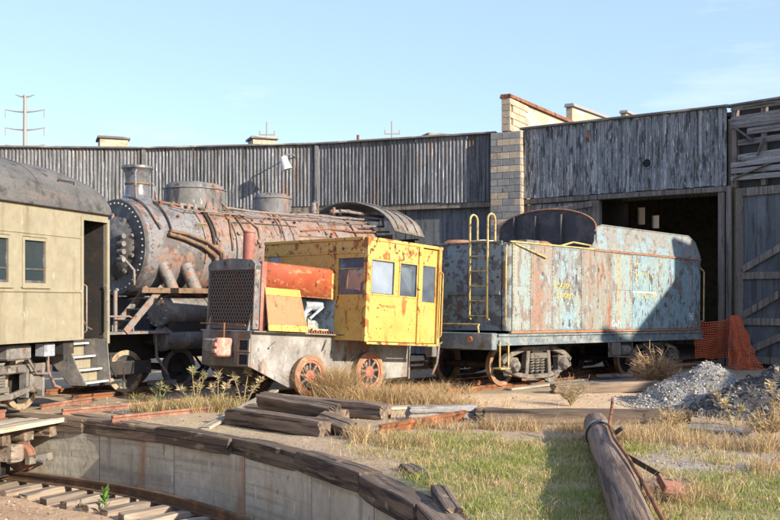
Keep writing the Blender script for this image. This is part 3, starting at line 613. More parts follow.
# right hand bay: broken planks over a braced door
b3 = Bay(48.2, 36)
b = MB(); bbox(b, b3, 0.15, b3.L, 0.25, 0.3, ZL-0.1, ZT-0.02); wb(b, 'backing', m_roof)
b = MB(); bbox(b, b3, -0.1, b3.L+0.1, -0.16, 0.1, ZT+0.03, ZT+0.1, ch=0.015); wb(b, 'roof_edge_board', m_fascia)
up = wpart('plank_cladding'); z = ZL + 0.06; k = 0
while z < ZT - 0.12:
    h = random.uniform(0.15, 0.21)
    if k != 4:
        L = b3.L*random.uniform(0.8, 1.0); x0 = random.choice([0.05, 0.05, 0.25, 0.55]) if 2 < k < 8 else 0.05
        me = rough_beam(L, 0.04, h, 5, 0.01, 300+k, 0.006).mesh('plank', m_plank)
        piece('plank', me, up, b3.P(x0+L/2, -0.05+random.uniform(-0.02, 0.03), z+h/2), (0, random.uniform(-0.018, 0.018), b3.rz))
    z += h + random.choice([0.015, 0.02, 0.06, 0.09]); k += 1
for j, (x0, z0, x1, z1) in enumerate([(0.1, 7.1, 0.75, 6.55), (0.15, 5.5, 1.3, 5.85), (0.1, 6.2, 0.5, 6.0), (0.9, 6.1, 1.1, 6.6)]):
    b = MB(); b.beam(b3.P(x0, -0.10, z0), b3.P(x1, -0.10, z1), 0.03, 0.15, 0.005, up=b3.d); b.build('plank', m_plank, up)
b = MB(); bbox(b, b3, 0.05, 0.2, -0.02, 0.15, ZL-0.1, ZT-0.05); b.build('stud', m_post, up)
b = MB(); bbox(b, b3, 0.95, 1.1, 0.0, 0.15, ZL-0.1, ZT-0.05); b.build('stud', m_post, up)
dl = wpart('braced_door'); dw = 3.3; n = 11; pw = (dw-0.2)/n
pk = MB().box(0.003, pw-0.003, 0, 0.04, 0, ZL-0.35).mesh('door_plank', m_door)
for k in range(n): piece('door_plank', pk, dl, b3.P(0.25+k*pw, 0.02, 0.15), (0, 0, b3.rz))
def dbar(x0, z0, x1, z1, w=0.2, y=-0.03): b = MB(); b.beam(b3.P(x0, y, z0), b3.P(x1, y, z1), 0.045, w, 0.008); b.build('brace', m_post, dl)
dbar(0.33, 0.12, 0.33, ZL-0.16, 0.22, -0.078); dbar(0.25, ZL-0.26, 3.5, ZL-0.26, 0.24); dbar(0.25, 2.66, 3.5, 2.66, 0.2); dbar(0.25, 1.33, 3.5, 1.33, 0.2); dbar(0.25, 0.22, 3.5, 0.22, 0.2)
dbar(0.4, 2.85, 3.4, 4.4, 0.2, -0.05); dbar(0.4, 1.5, 2.2, 2.5, 0.2, -0.05); dbar(0.4, 0.4, 2.2, 1.2, 0.2, -0.05)
b = MB(); bbox(b, b3, 0.2, b3.L, 0.5, 0.6, 0, ZT-0.1); wb(b, 'inner_wall', m_roof)
# the wing curves on round to the right, out of the picture
for a0, a1 in ((36, 24), (24, 12), (12, 2)):
    bay = Bay(a0, a1); n = int(bay.L/0.3); bw_ = bay.L/n; cl = wpart('board_cladding'); me = MB().box(0.004, bw_-0.004, 0, 0.03, 0, ZT-ZL).mesh('board', m_board)
    for k in range(n): piece('board', me, cl, bay.P(k*bw_, -0.04+random.uniform(-0.01, 0.01), ZL), (0, 0, bay.rz))
    b = MB(); bbox(b, bay, -0.1, bay.L+0.1, -0.16, 0.1, ZT+0.03, ZT+0.1, ch=0.015); wb(b, 'roof_edge_board', m_fascia)
    b = MB(); bbox(b, bay, 0, bay.L, 0.02, 0.3, ZL-0.22, ZL-0.01); wb(b, 'lintel', m_post)
    b = MB(); bbox(b, bay, -0.17, 0.17, -0.1, 0.3, 0, ZL-0.23); wb(b, 'door_post', m_post)
    b = MB(); bbox(b, bay, 0, bay.L, 0.5, 0.6, 0, ZT-0.1); wb(b, 'inner_wall', m_roof)
    for lf in range(2):
        dl2 = wpart('door_leaf'); x0 = 0.2 + lf*(bay.L-0.4)/2; wl_ = (bay.L-0.44)/2; n = 7; pw = wl_/n
        pk = MB().box(0.006, pw-0.006, 0, 0.05, 0, ZL-0.3).mesh('door_plank', m_door)
        for k in range(n): piece('door_plank', pk, dl2, bay.P(x0+k*pw, 0.12, 0.08), (0, 0, bay.rz))
    cp = Bay(a0+0.3, a0-0.3); b = MB(); bbox(b, cp, 0, cp.L, -0.2, 12, ZT+0.12, ZT+1.15); wb(b, 'parapet', m_render)
b = MB(); e = Bay(2.3, 1.7); bbox(b, e, 0, 0.3, 0.2, 21, 0, 7.6); wb(b, 'end_wall', m_render)
# roof and its vents
b = MB(); s0, s1 = [], []
for a in np.arange(2, 116, 2.0): s0.append(pol(RB*math.cos(R(6.2))/math.cos(R(0)) + 0.55, a, 7.45)); s1.append(pol(RB+21, a, 7.62))
b.loft([s0, s1]); o = wb(b, 'roof', m_roof); mo = o.modifiers.new('thick', 'SOLIDIFY'); mo.thickness = 0.12; mo.offset = -1
for px, py0, py1, D, w in ((113, 141, 152, 46, 1.25), (262, 141, 152, 47, 1.1), (437, 138.5, 150, 45, 1.25)):
    pt = at(px, py0, D); v = empty('roof_vent', rh, (pt.x - rh_loc.x, pt.y - rh_loc.y, 7.5), (0, 0, R(20)))
    MB().box(-w/2, w/2, -w/2, w/2, 0, pt.z-7.5, 0.01).build('vent_box', m_vent, v)
    MB().box(-w/2-0.1, w/2+0.1, -w/2-0.1, w/2+0.1, pt.z-7.495, pt.z-7.38, 0.02).build('vent_cap', m_fascia, v)
pt = at(358, 135, 44); MB().tube([(pt.x-rh_loc.x, pt.y-rh_loc.y, 7.5), (pt.x-rh_loc.x, pt.y-rh_loc.y, pt.z)], 0.06).build('roof_pipe', m_rust, rh)

# lamp on the iron wall
lx = b1[0].L - b1[0].upx(298) if False else None
bay = b1[0]; xl = bay.upx(298)
lamp_t = thing('wall_lamp', 'pale cylindrical lamp on a bracket high on the corrugated iron wall', 'lamp', bay.P(bay.L-xl if False else xl, 0, 6.9))
if True:
    loc = lamp_t.location.copy(); d = bay.d; u = bay.u
    def Lp(x, y, z): return u*x + d*y + Vector((0, 0, z))
    MB().tube([Lp(0, 0.0, 0.25), Lp(0, -0.5, 0.33), Lp(0, -1.0, 0.25), Lp(0, -1.1, 0.1)], 0.025, 8).build('bracket_arm', m_iron, lamp_t, 60)
    b = MB(); b.lathe([(0.0, 0.12), (0.10, 0.12), (0.13, 0.08), (0.16, -0.22), (0.2, -0.36), (0.18, -0.36), (0.0, -0.30)], (0, 0, 0), 'z', 20)
    rot = Matrix.Rotation(R(-18), 4, 'Y'); b.v = [tuple((rot @ Vector(v)) + Lp(0, -1.12, 0.05)) for v in b.v]; b.build('lamp_shade', m_lamp, lamp_t, 40)
    b = MB(); b.beam(Lp(-0.08, -0.05, 0.25), Lp(0.08, -0.05, 0.25), 0.04, 0.2); b.build('mounting_plate', m_iron, lamp_t)
    b = MB(); b.tube([Lp(0.1, -0.07, 0.25), Lp(0.5, -0.07, 0.3), Lp(1.35, -0.08, 0.42)], 0.018, 6); b.build('conduit', m_iron, lamp_t)

# ------------------------------------------------------------------ far poles on the skyline
tp = at(25, 148, 210); hgt = at(25, 95, 210).z
tw = thing('transmission_pole', 'tall pale steel power pole with four crossarms behind the roundhouse', 'power pole', (tp.x, tp.y, 0))
MB().tube([(0, 0, 0), (0, 0, hgt)], [0.75, 0.35], 10).build('mast', m_tower, tw, 40)
for py, hw in ((97, 9.5), (112, 20), (130, 20), (147, 20)):
    z = at(25, py, 210).z; w = hw*0.21
    a = MB().tube([(-w, 0, z+0.5), (-w*0.5, 0, z+0.15), (0, 0, z), (w*0.5, 0, z+0.15), (w, 0, z+0.5)], [0.1, 0.16, 0.25, 0.16, 0.1], 6).build('crossarm', m_tower, tw, 40)
    if hw > 10:
        for sx in (-1, 1): MB().tube([(sx*w*0.97, 0, z+0.3), (sx*w*0.97, 0, z-1.2)], 0.12, 6).build('insulator', m_polewood, tw)
for px, y0, lab in ((267, 122, 'thin wooden utility pole on the skyline above the two domes'), (392, 121, 'thin wooden utility pole on the skyline above the locomotive cab')):
    pp = at(px, y0, 150); t = thing('utility_pole', lab, 'utility pole', (pp.x, pp.y, 0), 0, 'utility poles behind the roundhouse')
    MB().tube([(0, 0, 0), (0, 0, pp.z)], [0.2, 0.12], 8).build('pole', m_polewood, t)
    b = MB(); b.box(-1.2, 1.2, -0.08, 0.08, pp.z-2.0, pp.z-1.8); b.build('crossarm', m_polewood, t)
    b = MB()
    for sx in (-1.1, 1.1): b.box(sx-0.1, sx+0.1, -0.1, 0.1, pp.z-1.8, pp.z-1.3)
    b.build('insulator', m_polewood, t)

# ------------------------------------------------------------------ rolling stock helpers
def wheel(parent, x, y, z, r, mt_t, mt_d, side, name='wheel', spokes=0, mt_s=None):
    """side -1: outer face towards -y.  part > tyre, disc or spokes, hub"""
    w = empty(name, parent, (x, y, z)); s = side
    tp = [(r-0.07, -0.065), (r-0.002, -0.065), (r, -0.05), (r+0.004, 0.03), (r+0.028, 0.042), (r+0.028, 0.065), (r-0.07, 0.065)]
    tp = [(a, -b*(-s) if s < 0 else -b) for a, b in tp]
    tp = [(a, (b if s < 0 else b)) for a, b in tp]
    pts = [(a, h if s < 0 else h) for a, h in tp]
    b = MB().lathe([(a, h) for a, h in pts] + [pts[0]], (0, 0, 0), 'y', 40)
    b.build('tyre', mt_t, w, 35)
    if spokes:
        b = MB()
        for k in range(spokes):
            a = 2*PI*k/spokes + 0.2
            b.beam((math.cos(a)*0.08, s*0.02, math.sin(a)*0.08), (math.cos(a)*(r-0.06), s*0.02, math.sin(a)*(r-0.06)), 0.045, 0.05, 0.008, up=(0, 1, 0))
        b.build('spoke', mt_s or mt_d, w)
        MB().lathe([(r-0.12, s*0.05), (r-0.068, s*0.05), (r-0.068, s*0.0)], (0, 0, 0), 'y', 32).build('inner_rim', mt_d, w, 40)
        MB().lathe([(0.0, s*0.07), (0.09, s*0.07), (0.12, s*0.05), (0.12, -s*0.03)], (0, 0, 0), 'y', 24).build('hub', mt_d, w, 40)
    else:
        MB().lathe([(r-0.068, s*0.04), (r-0.1, s*0.02), (r*0.45, -s*0.02), (0.11, s*0.03), (0.1, s*0.06), (0.0, s*0.06)], (0, 0, 0), 'y', 32).build('disc', mt_d, w, 40)
    return w
def axle(parent, x, z, r=0.075): return MB().lathe([(0, -0.72), (r, -0.72), (r, 0.72), (0, 0.72)], (x, 0, z), 'y', 14).build('axle', m_dark, parent, 40)

def track(name, label, o, rz, x0, x1, mt=None):
    t = thing(name, label, 'track', (o.x, o.y, 0), R(rz), 'yard tracks')
    for y in (-0.752, 0.752):
        b = MB(); b.box(x0, x1, y-0.065, y+0.065, -0.03, -0.012); b.box(x0, x1, y-0.012, y+0.012, -0.012, 0.06); b.box(x0, x1, y-0.035, y+0.035, 0.06, 0.1, 0.008)
        b.build('rail', mt or m_railrust, t)
    ms = [rough_beam(2.5, 0.23, 0.15, 3, 0.01, 500+i, 0.015).mesh('tie', m_timber) for i in range(3)]
    n = int((x1-x0)/0.56)
    for k in range(n): piece('tie', ms[k % 3], t, (x0+0.25+0.56*k, random.uniform(-0.06, 0.06), -0.075+random.uniform(-0.02, 0.015)), (0, 0, R(90)+random.uniform(-0.03, 0.03)))
    return t
track('railway_track', 'dusty track under the steam locomotive', LOCO_O, LOCO_RZ, -1.6, 12, m_rust)
track('railway_track', 'bright rusty rails under the yellow locomotive ending at the pit timbers', CRIT_O, CRIT_RZ, -4.95, 11)
track('railway_track', 'dusty track under the peeling blue tender', TEND_O, TEND_RZ, -1.2, 16, m_rust)
track('railway_track', 'short rusty track under the front end of the passenger coach', COACH_O, COACH_RZ, -1.0, 0.5)

# ------------------------------------------------------------------ passenger coach
co_ = thing('passenger_coach', 'khaki passenger coach with dark grey roof and open vestibule door', 'railway coach', COACH_O, R(COACH_RZ))
YS, LC = 1.45, 18.0
ZS, ZBE, ZW0, ZW1, ZE, ZF = 1.14, 2.02, 2.06, 2.86, 3.40, 1.20
def side(y, name, doors=True):
    s = -1 if y < 0 else 1; t0, t1 = sorted((y, y - s*0.06))
    b = MB(); x_end = -0.80 if doors else -0.02
    b.box(-LC, x_end, t0, t1, ZS, ZBE); b.box(-LC, x_end, t0, t1, ZW1, ZE)
    wx = [-(1.775+0.925*k) for k in range(17)]
    xs = x_end
    for x in wx:
        b.box(x, xs, t0, t1, ZBE, ZW1); xs = x - 0.63
    b.box(-LC, xs, t0, t1, ZBE, ZW1)
    if doors: b.box(-0.80, 0.0, t0, t1, ZE-0.10, ZE); b.box(-0.05, 0.0, t0, t1, ZS, ZE-0.10)
    b.build(name, m_coach, co_)
    return wx
wx = side(-YS, 'side_wall'); side(YS, 'side_wall', False)
b = MB(); b.box(-LC, -0.8, -YS-0.022, -YS, ZBE-0.06, ZBE-0.005, 0.006); b.build('belt_rail', m_coach, co_)
b = MB(); b.box(-LC, -0.8, -YS-0.014, -YS, ZW1+0.05, ZW1+0.085); b.build('letterboard_strip', m_coach, co_)
b = MB(); b.box(-LC, -0.8, -YS-0.014, -YS, ZS+0.0, ZS+0.05); b.build('side_sill', m_coach, co_)
b = MB(); b.box(-0.845, -0.785, -YS-0.03, -YS+0.03, ZS, ZE-0.1, 0.008); b.build('door_frame', m_coach, co_)
b = MB(); b.box(-0.055, 0.012, -YS-0.03, -YS+0.03, ZS-0.1, ZE-0.1, 0.008); b.build('door_frame', m_coach, co_)
b = MB(); b.box(-0.785, -0.055, -YS-0.03, -YS+0.03, ZE-0.16, ZE-0.1); b.build('door_head', m_coach, co_)
for sy in (-1, 1):
    for x in wx[:17]:
        w = empty('window', co_, (x-0.315, sy*YS, 0)); f = MB()
        y0, y1 = sorted((sy*0.012, -sy*0.05))
        for a, c_ in ((-0.325, -0.265), (0.265, 0.325)): f.box(a, c_, y0, y1, ZBE+0.03, ZW1-0.01)
        f.box(-0.265, 0.265, y0, y1, ZW1-0.06, ZW1-0.01); f.box(-0.265, 0.265, y0, y1, ZBE+0.03, ZBE+0.09)
        f.build('frame', m_coach if sy > 0 else mat_sash if False else m_coach, w)
        y0, y1 = sorted((-sy*0.015, -sy*0.045)); s_ = MB()
        for a, c_ in ((-0.263, -0.235), (0.235, 0.263)): s_.box(a, c_, y0, y1, ZBE+0.095, ZW1-0.065)
        s_.box(-0.235, 0.235, y0, y1, ZBE+0.30, ZBE+0.33); s_.box(-0.235, 0.235, y0, y1, ZBE+0.095, ZBE+0.13); s_.build('sash', m_front, w)
        MB().box(-0.234, 0.234, -sy*0.033-0.003, -sy*0.033+0.003, ZBE+0.10, ZW1-0.07).build('pane', g_coach, w)
        MB().box(-0.36, 0.36, min(sy*0.014, sy*0.05), max(sy*0.014, sy*0.05), ZBE-0.0, ZBE+0.03, 0.005).build('sill', m_coach, w)
# roof: curved turtle back sloping down at the end
secs = []; tz = [0.03, 0.0, 0.03, 0.1, 0.25, 0.45, 0.7, 0.95, 1.2, 1.5, 1.8, 2.2, 6.0, 18.0]
for i, t in enumerate(tz):
    h = (0.62 + 0.20*min(1.0, t/1.0)**0.6) if i > 1 else (0.05 if i == 0 else 0.55)
    sec = []
    for k in range(25):
        a = PI*k/24; yy = -math.cos(a); sec.append((-t+0.04, yy*(YS+0.05), ZE + h*(max(0, 1-abs(yy)**2.9))**0.55 + (0.02 if 0 < k < 24 else 0)))
    secs.append(sec)
b = MB(); b.loft(secs); b.f = [f for f in b.f]; o = b.build('roof', m_roofc, co_, 35)
for t in (1.95, 3.4, 4.9):
    b = MB(); pts = [(-t+0.04, -math.cos(PI*k/24)*(YS+0.05), ZE + 0.028 + 0.82*(max(0, 1-abs(math.cos(PI*k/24))**2.9))**0.55) for k in range(1, 24)]; b.tube(pts, 0.014, 5); b.build('roof_seam', m_roofc, co_, 60)
b = MB(); b.box(-LC, 0.05, -YS-0.075, -YS-0.03, ZE-0.02, ZE+0.03, 0.01); b.box(-LC, 0.05, YS+0.03, YS+0.075, ZE-0.02, ZE+0.03, 0.01); b.build('eave_gutter', m_roofc, co_)
b = MB(); b.tube([(-0.85, -1.30, ZE+0.36), (-0.85, -1.32, ZE+0.50), (-1.3, -1.32, ZE+0.50), (-1.3, -1.30, ZE+0.36)], 0.012, 6); b.build('roof_grab_iron', m_dark, co_, 60)
# vestibule
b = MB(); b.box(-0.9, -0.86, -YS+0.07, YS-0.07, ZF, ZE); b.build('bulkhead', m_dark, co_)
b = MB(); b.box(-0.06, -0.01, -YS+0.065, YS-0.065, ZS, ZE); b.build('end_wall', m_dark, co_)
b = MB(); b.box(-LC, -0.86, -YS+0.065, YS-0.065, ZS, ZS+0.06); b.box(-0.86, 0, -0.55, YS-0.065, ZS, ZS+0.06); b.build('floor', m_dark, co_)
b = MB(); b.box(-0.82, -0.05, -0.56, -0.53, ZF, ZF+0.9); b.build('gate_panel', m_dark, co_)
for x, y in ((-0.74, -YS-0.05), (-0.10, -YS-0.05)):
    b = MB(); b.tube([(x, y+0.05, 2.1), (x, y, 2.08), (x, y, 1.3), (x, y+0.05, 1.26)], 0.016, 6); b.build('handrail', m_pipe, co_, 60)
b = MB(); b.tube([(-0.68, -1.2, 1.75), (-0.3, -1.2, 1.35), (-0.15, -1.2, 1.3)], 0.016, 6); b.build('handrail', m_pipe, co_, 60)
st = empty('entrance_steps', co_)
tz = [(0.38, -1.50), (0.60, -1.36), (0.83, -1.22), (1.06, -1.08)]
for k, (z, y) in enumerate(tz):
    MB().box(-0.765, -0.075, y, y+0.26, z-0.035, z-0.004).build('tread', m_coach, st)
    MB().box(-0.765, -0.075, y-0.02, y+0.03, z-0.03, z+0.006, 0.008).build('nosing', m_white, st)
    if k < 3: MB().box(-0.76, -0.08, y+0.235, y+0.255, z, z+0.19).build('riser', m_coach, st)
for x in (-0.80, -0.055):
    b = MB(); b.prism([(x, -1.53, 0.33), (x, (-1.50 if x > -0.5 else -1.36), 0.62), (x, (-1.45 if x > -0.5 else -1.10), ZS-0.01), (x, -0.6, ZS-0.01), (x, -0.6, 0.95), (x, -1.2, 0.33)], (0.03, 0, 0)); b.build('side_plate', m_iron, st)
# underframe and truck
b = MB(); b.box(-LC, -0.1, -0.35, 0.35, 0.75, 1.13); b.box(-1.2, -0.9, -1.35, 1.35, 0.9, 1.13); b.build('underframe', m_dark, co_)
b = MB(); b.box(-0.1, 0.55, -0.14, 0.14, 0.65, 0.9, 0.03); b.box(0.4, 0.62, -0.16, 0.16, 0.6, 0.95, 0.04); b.build('coupler', m_dark, co_)
for tx in (-2.75, -14.5):
    for dx in (-1.15, 1.15):
        for sy in (-1, 1): wheel(co_, tx+dx, sy*0.75, 0.43, 0.43, m_wheelrim, m_dark, sy)
        axle(co_, tx+dx, 0.43)
    for sy in (-1, 1):
        y = sy*1.02; tr = empty('truck_side', co_, (tx, y, 0))
        b = MB(); b.box(-1.55, 1.55, -0.06, 0.06, 0.62, 0.76, 0.02); b.box(-0.5, 0.5, -0.07, 0.07, 0.32, 0.42, 0.02); b.build('side_frame', m_truck, tr)
        b = MB(); b.beam((-1.0, sy*0.07, 0.36), (-0.55, sy*0.07, 0.26), 0.05, 0.09); b.beam((-0.55, sy*0.07, 0.26), (0.55, sy*0.07, 0.26), 0.05, 0.09); b.beam((0.55, sy*0.07, 0.26), (1.0, sy*0.07, 0.36), 0.05, 0.09); b.build('equaliser', m_truck, tr)
        for dx in (-1.15, 1.15):
            b = MB(); b.box(dx-0.15, dx+0.15, -0.1, 0.1, 0.28, 0.6, 0.03); b.lathe([(0.0, sy*0.14), (0.10, sy*0.14), (0.13, sy*0.10), (0.13, 0)], (dx, 0, 0.43), 'y', 18); b.build('journal_box', m_truck, tr, 30)
            MB().box(dx-0.24, dx-0.17, -0.07, 0.07, 0.2, 0.7).build('pedestal', m_iron, tr); MB().box(dx+0.17, dx+0.24, -0.07, 0.07, 0.2, 0.7).build('pedestal', m_iron, tr)
        for dx in (-0.32, 0.32):
            b = MB(); b.tube([(dx + 0.085*math.cos(a), 0.085*math.sin(a), 0.42+0.028*a/ (2*PI)*1.6) for a in np.linspace(0, 2*PI*4, 56)], 0.02, 6); b.build('spring', m_truck, tr, 60)
        b = MB(); b.box(-0.14, 0.14, -0.05, 0.05, 0.42, 0.62, 0.02); b.build('bolster_end', m_iron, tr)
b = MB(); b.box(-1.66, -1.38, -1.32, -1.12, 0.88, 1.10, 0.012); b.build('equipment_box', m_alu, co_)
b = MB(); b.box(-2.5, -1.9, -1.25, -0.95, 0.85, 1.1, 0.03); b.build('brake_cylinder', m_iron, co_)
b = MB(); b.tube([(-1.3, -1.1, 0.95), (-1.3, -1.12, 0.62), (-1.1, -1.1, 0.35), (-0.95, -1.1, 0.3)], 0.03, 7); b.tube([(-1.9, -1.18, 0.85), (-1.7, -1.18, 0.6), (-1.4, -1.18, 0.58)], 0.022, 7); b.build('brake_pipe', m_pipe, co_, 60)
b = MB(); b.box(-0.02, 0.75, -1.36, -1.28, 0.27, 0.31); b.tube([(0.72, -1.32, 0.31), (0.72, -1.32, 0.55)], 0.015, 6); b.build('foot_board', m_dark, co_)

# ------------------------------------------------------------------ steam locomotive
lo = thing('steam_locomotive', 'derelict rust streaked steam locomotive with big boiler and two domes', 'steam locomotive', LOCO_O, R(LOCO_RZ))
ZC = 2.95; RBO = 1.02
MB().lathe([(0.98, 0.0), (RBO, 0.03), (RBO, 1.55)], (0, 0, ZC), 'x', 72).build('smokebox', m_smoke, lo, 40)
MB().lathe([(RBO-0.01, 1.55), (RBO+0.01, 1.56), (RBO+0.02, 3.4), (RBO+0.10, 5.6), (RBO+0.12, 7.55), (0.3, 7.57)], (0, 0, ZC), 'x', 72).build('boiler_barrel', m_boiler, lo, 40)
MB().lathe([(1.0, -0.02), (1.0, -0.06), (0.66, -0.06), (0.64, -0.08), (0.58, -0.16), (0.36, -0.27), (0.0, -0.30)], (0, 0, ZC), 'x', 64).build('smokebox_front', m_front, lo, 40)
b = MB()
for k in range(44):
    a = 2*PI*k/44; p = Vector((-0.06, math.cos(a)*0.92, ZC + math.sin(a)*0.92)); b.lathe([(0.0, -0.03), (0.017, -0.03), (0.020, 0.0)], p, 'x', 7)
tag(b.build('bolt_ring', m_bolt, lo), kind='stuff')
for k in range(10):
    a = 2*PI*k/10 + 0.3; b = MB(); b.beam((-0.12, math.cos(a)*0.52, ZC+math.sin(a)*0.52), (-0.10, math.cos(a)*0.70, ZC+math.sin(a)*0.70), 0.06, 0.07, 0.012); b.build('door_clamp', m_pipe, lo)
for k, z in enumerate((-0.28, -0.12, 0.04, 0.2)):
    b = MB(); b.tube([(-0.28, -0.42, ZC+z), (-0.28, -0.60, ZC+z)], 0.055, 10); b.build('headlight_bracket', m_iron, lo, 40)
b = MB(); b.tube([(-0.15, -0.35, ZC-0.15), (-0.3, -0.5, ZC-0.18), (-0.12, -0.72, ZC-0.5), (-0.1, -0.70, ZC-0.8)], 0.03, 8); b.build('air_pipe', m_pipe, lo, 60)
for s, m_, r_ in ((1.56, m_pipe, 0.03), (2.45, m_dark, 0.022), (3.4, m_pipe, 0.025), (4.3, m_dark, 0.02), (5.6, m_pipe, 0.025), (6.6, m_dark, 0.02)):
    rr = RBO + 0.012 + max(0, (s-3.4))*0.036
    b = MB(); b.tube([(s, math.cos(a)*rr, ZC+math.sin(a)*rr) for a in np.linspace(-0.3, PI+0.3, 50)], r_, 6); b.build('boiler_band', m_, lo, 60)
def ring_dots(s, n, r0, sz, mt, nm='rivet_row'):
    b = MB()
    for k in range(n):
        a = -0.2 - 0.0 + (PI+0.4)*k/(n-1); b.lathe([(0.0, sz), (sz*0.8, sz*0.6), (sz, 0)], (0, 0, 0), 'z', 6)
        rot = Matrix.Rotation(a - PI/2, 4, 'X'); o = Vector((s, math.cos(a)*r0, ZC+math.sin(a)*r0))
        for i in range(len(b.v)-18, len(b.v)): b.v[i] = tuple(rot @ Vector(b.v[i]) + o)
    tag(b.build(nm, mt, lo), kind='stuff')
for s in (0.12, 1.42, 1.70, 3.28, 3.52, 5.5, 5.75): ring_dots(s, 46, RBO + (0.004 if s < 1.5 else 0.012 + max(0, s-3.4)*0.036), 0.018, m_boiler if s > 1.5 else m_smoke)
# chimney
b = MB(); b.lathe([(0.48, -0.14), (0.40, -0.02), (0.30, 0.05), (0.26, 0.12), (0.245, 0.35), (0.265, 0.58), (0.30, 0.66), (0.335, 0.68), (0.335, 0.73), (0.29, 0.735), (0.24, 0.6), (0.22, 0.1), (0.0, 0.1)], (0.52, 0, ZC+RBO), 'z', 40); b.build('chimney', m_stack, lo, 40)
b = MB(); b.tube([(0.25, -0.33, ZC+RBO-0.05), (0.22, -0.34, ZC+RBO+0.1), (0.22, -0.32, ZC+RBO+0.55), (0.3, -0.26, ZC+RBO+0.62)], 0.022, 7); b.tube([(0.72, -0.22, ZC+RBO+0.38), (0.78, -0.26, ZC+RBO+0.3), (0.80, -0.3, ZC+RBO-0.02)], 0.018, 7); b.build('chimney_pipe', m_pipe, lo, 60)
b = MB(); b.lathe([(0.26, 0.33), (0.27, 0.34), (0.27, 0.37), (0.26, 0.38)], (0.52, 0, ZC+RBO), 'z', 32); b.build('chimney_band', m_pipebrn, lo, 40)
# domes
def dome(s, rx, ry, h, name, mt):
    prof = [(1.08, -0.22), (1.0, -0.10), (0.99, 0.1), (0.97, h*0.66), (0.92, h*0.85), (0.80, h*0.96), (0.5, h*1.0), (0.0, h*1.015)]
    b = MB(); b.lathe(prof, (0, 0, 0), 'z', 48); b.v = [(s + x*rx, y*ry, ZC+RBO+z) for x, y, z in b.v]
    return b.build(name, mt, lo, 40)
dome(2.12, 0.76, 0.62, 0.52, 'sand_dome', m_dome); dome(4.60, 0.48, 0.46, 0.50, 'steam_dome', m_dome)
for s0_, rx_, ry_ in ((2.12, 0.76, 0.62), (4.60, 0.48, 0.46)):
    b = MB(); b.tube([(s0_ + math.cos(a)*rx_*1.0, math.sin(a)*ry_*1.0, ZC+RBO+0.37) for a in np.linspace(0, 2*PI, 41)], 0.012, 6, False); b.build('dome_band', m_iron, lo, 60)
    b = MB()
    for k in range(28):
        a = 2*PI*k/28; b.lathe([(0.0, 0.025), (0.016, 0.02), (0.02, 0.0)], (s0_ + math.cos(a)*rx_*1.03, math.sin(a)*ry_*1.03, ZC+RBO-0.09), 'z', 6)
    tag(b.build('dome_bolts', m_pipe, lo), kind='stuff')
MB().lathe([(0.16, 0.0), (0.16, 0.03), (0.0, 0.035)], (2.12, 0, ZC+RBO+0.525), 'z', 20).build('dome_lid', m_iron, lo, 40)
b = MB()
for dx, dy in ((1.30, -0.5), (1.45, -0.56), (1.6, -0.6)): b.lathe([(0.0, 0.13), (0.05, 0.13), (0.06, 0.02), (0.1, 0.0)], (dx, dy, ZC+0.86), 'z', 10)
b.tube([(1.25, -0.5, ZC+0.97), (1.7, -0.62, ZC+0.94)], 0.035, 8); b.build('sand_valve', m_pipe, lo, 40)
# pipework draped over the near side
def side_pt(s, adeg, off=0.04): rr = RBO + off + max(0, s-3.4)*0.036; a = R(adeg); return (s, -math.cos(a)*rr, ZC+math.sin(a)*rr)
def spipe(pts, r, mt, nm='side_pipe'): b = MB(); b.tube([side_pt(*p) for p in pts], r, 8); return b.build(nm, mt, lo, 60)
spipe([(0.25, a, 0.05) for a in range(86, 38, -4)] + [(0.28, 30, 0.05), (0.35, 20, 0.05)], 0.028, m_pipe)
spipe([(0.62, a, 0.04) for a in range(80, 10, -5)], 0.02, m_dark)
spipe([(0.55, 88, 0.05), (0.7, 70, 0.05), (1.2, 62, 0.06), (2.0, 57, 0.06), (2.9, 52, 0.06), (3.2, 30, 0.06), (3.15, 5, 0.06)], 0.025, m_pipebrn)
spipe([(1.75, a, 0.05) for a in range(75, 0, -5)], 0.03, m_dark)
spipe([(2.55, 62, 0.05), (2.5, 50, 0.05), (2.4, 38, 0.05), (2.3, 20, 0.05), (2.3, 0, 0.05)], 0.026, m_pipebrn)
spipe([(0.5, 14, 0.07), (0.9, 10, 0.08), (1.4, 2, 0.09), (1.75, -8, 0.1), (1.8, -20, 0.1)], 0.045, m_pipebrn)
spipe([(0.55, 18, 0.07), (1.0, 15, 0.08), (1.5, 8, 0.09), (1.95, -4, 0.1), (2.0, -16, 0.1)], 0.035, m_pipebrn)
spipe([(0.9, 52, 0.11)] + [(s, 47, 0.11) for s in np.arange(1.2, 7.4, 0.5)], 0.016, m_pipe, 'handrail')
for s in (1.2, 2.4, 3.6, 4.8, 6.0, 7.2):
    b = MB(); b.tube([side_pt(s, 47, 0.0), side_pt(s, 47, 0.12)], 0.018, 6); b.build('handrail_stanchion', m_pipe, lo)
spipe([(2.8, 75, 0.04), (3.6, 66, 0.04), (4.6, 62, 0.04), (5.4, 66, 0.04), (6.4, 60, 0.04), (8.0, 58, 0.04)], 0.03, m_pipe)
spipe([(4.6, 30, 0.04), (5.6, 36, 0.04), (6.6, 33, 0.04), (8.0, 36, 0.04)], 0.022, m_rust)
rg = random.Random(3)
for k in range(16):
    s, a = rg.uniform(0.7, 7.8), rg.uniform(5, 75)
    b = MB(); p = Vector(side_pt(s, a, 0.0)); q = Vector(side_pt(s, a, 0.07)); b.tube([p, q], rg.uniform(0.025, 0.045), 7); b.build('washout_plug', rg.choice([m_dark, m_pipe, m_rust]), lo)
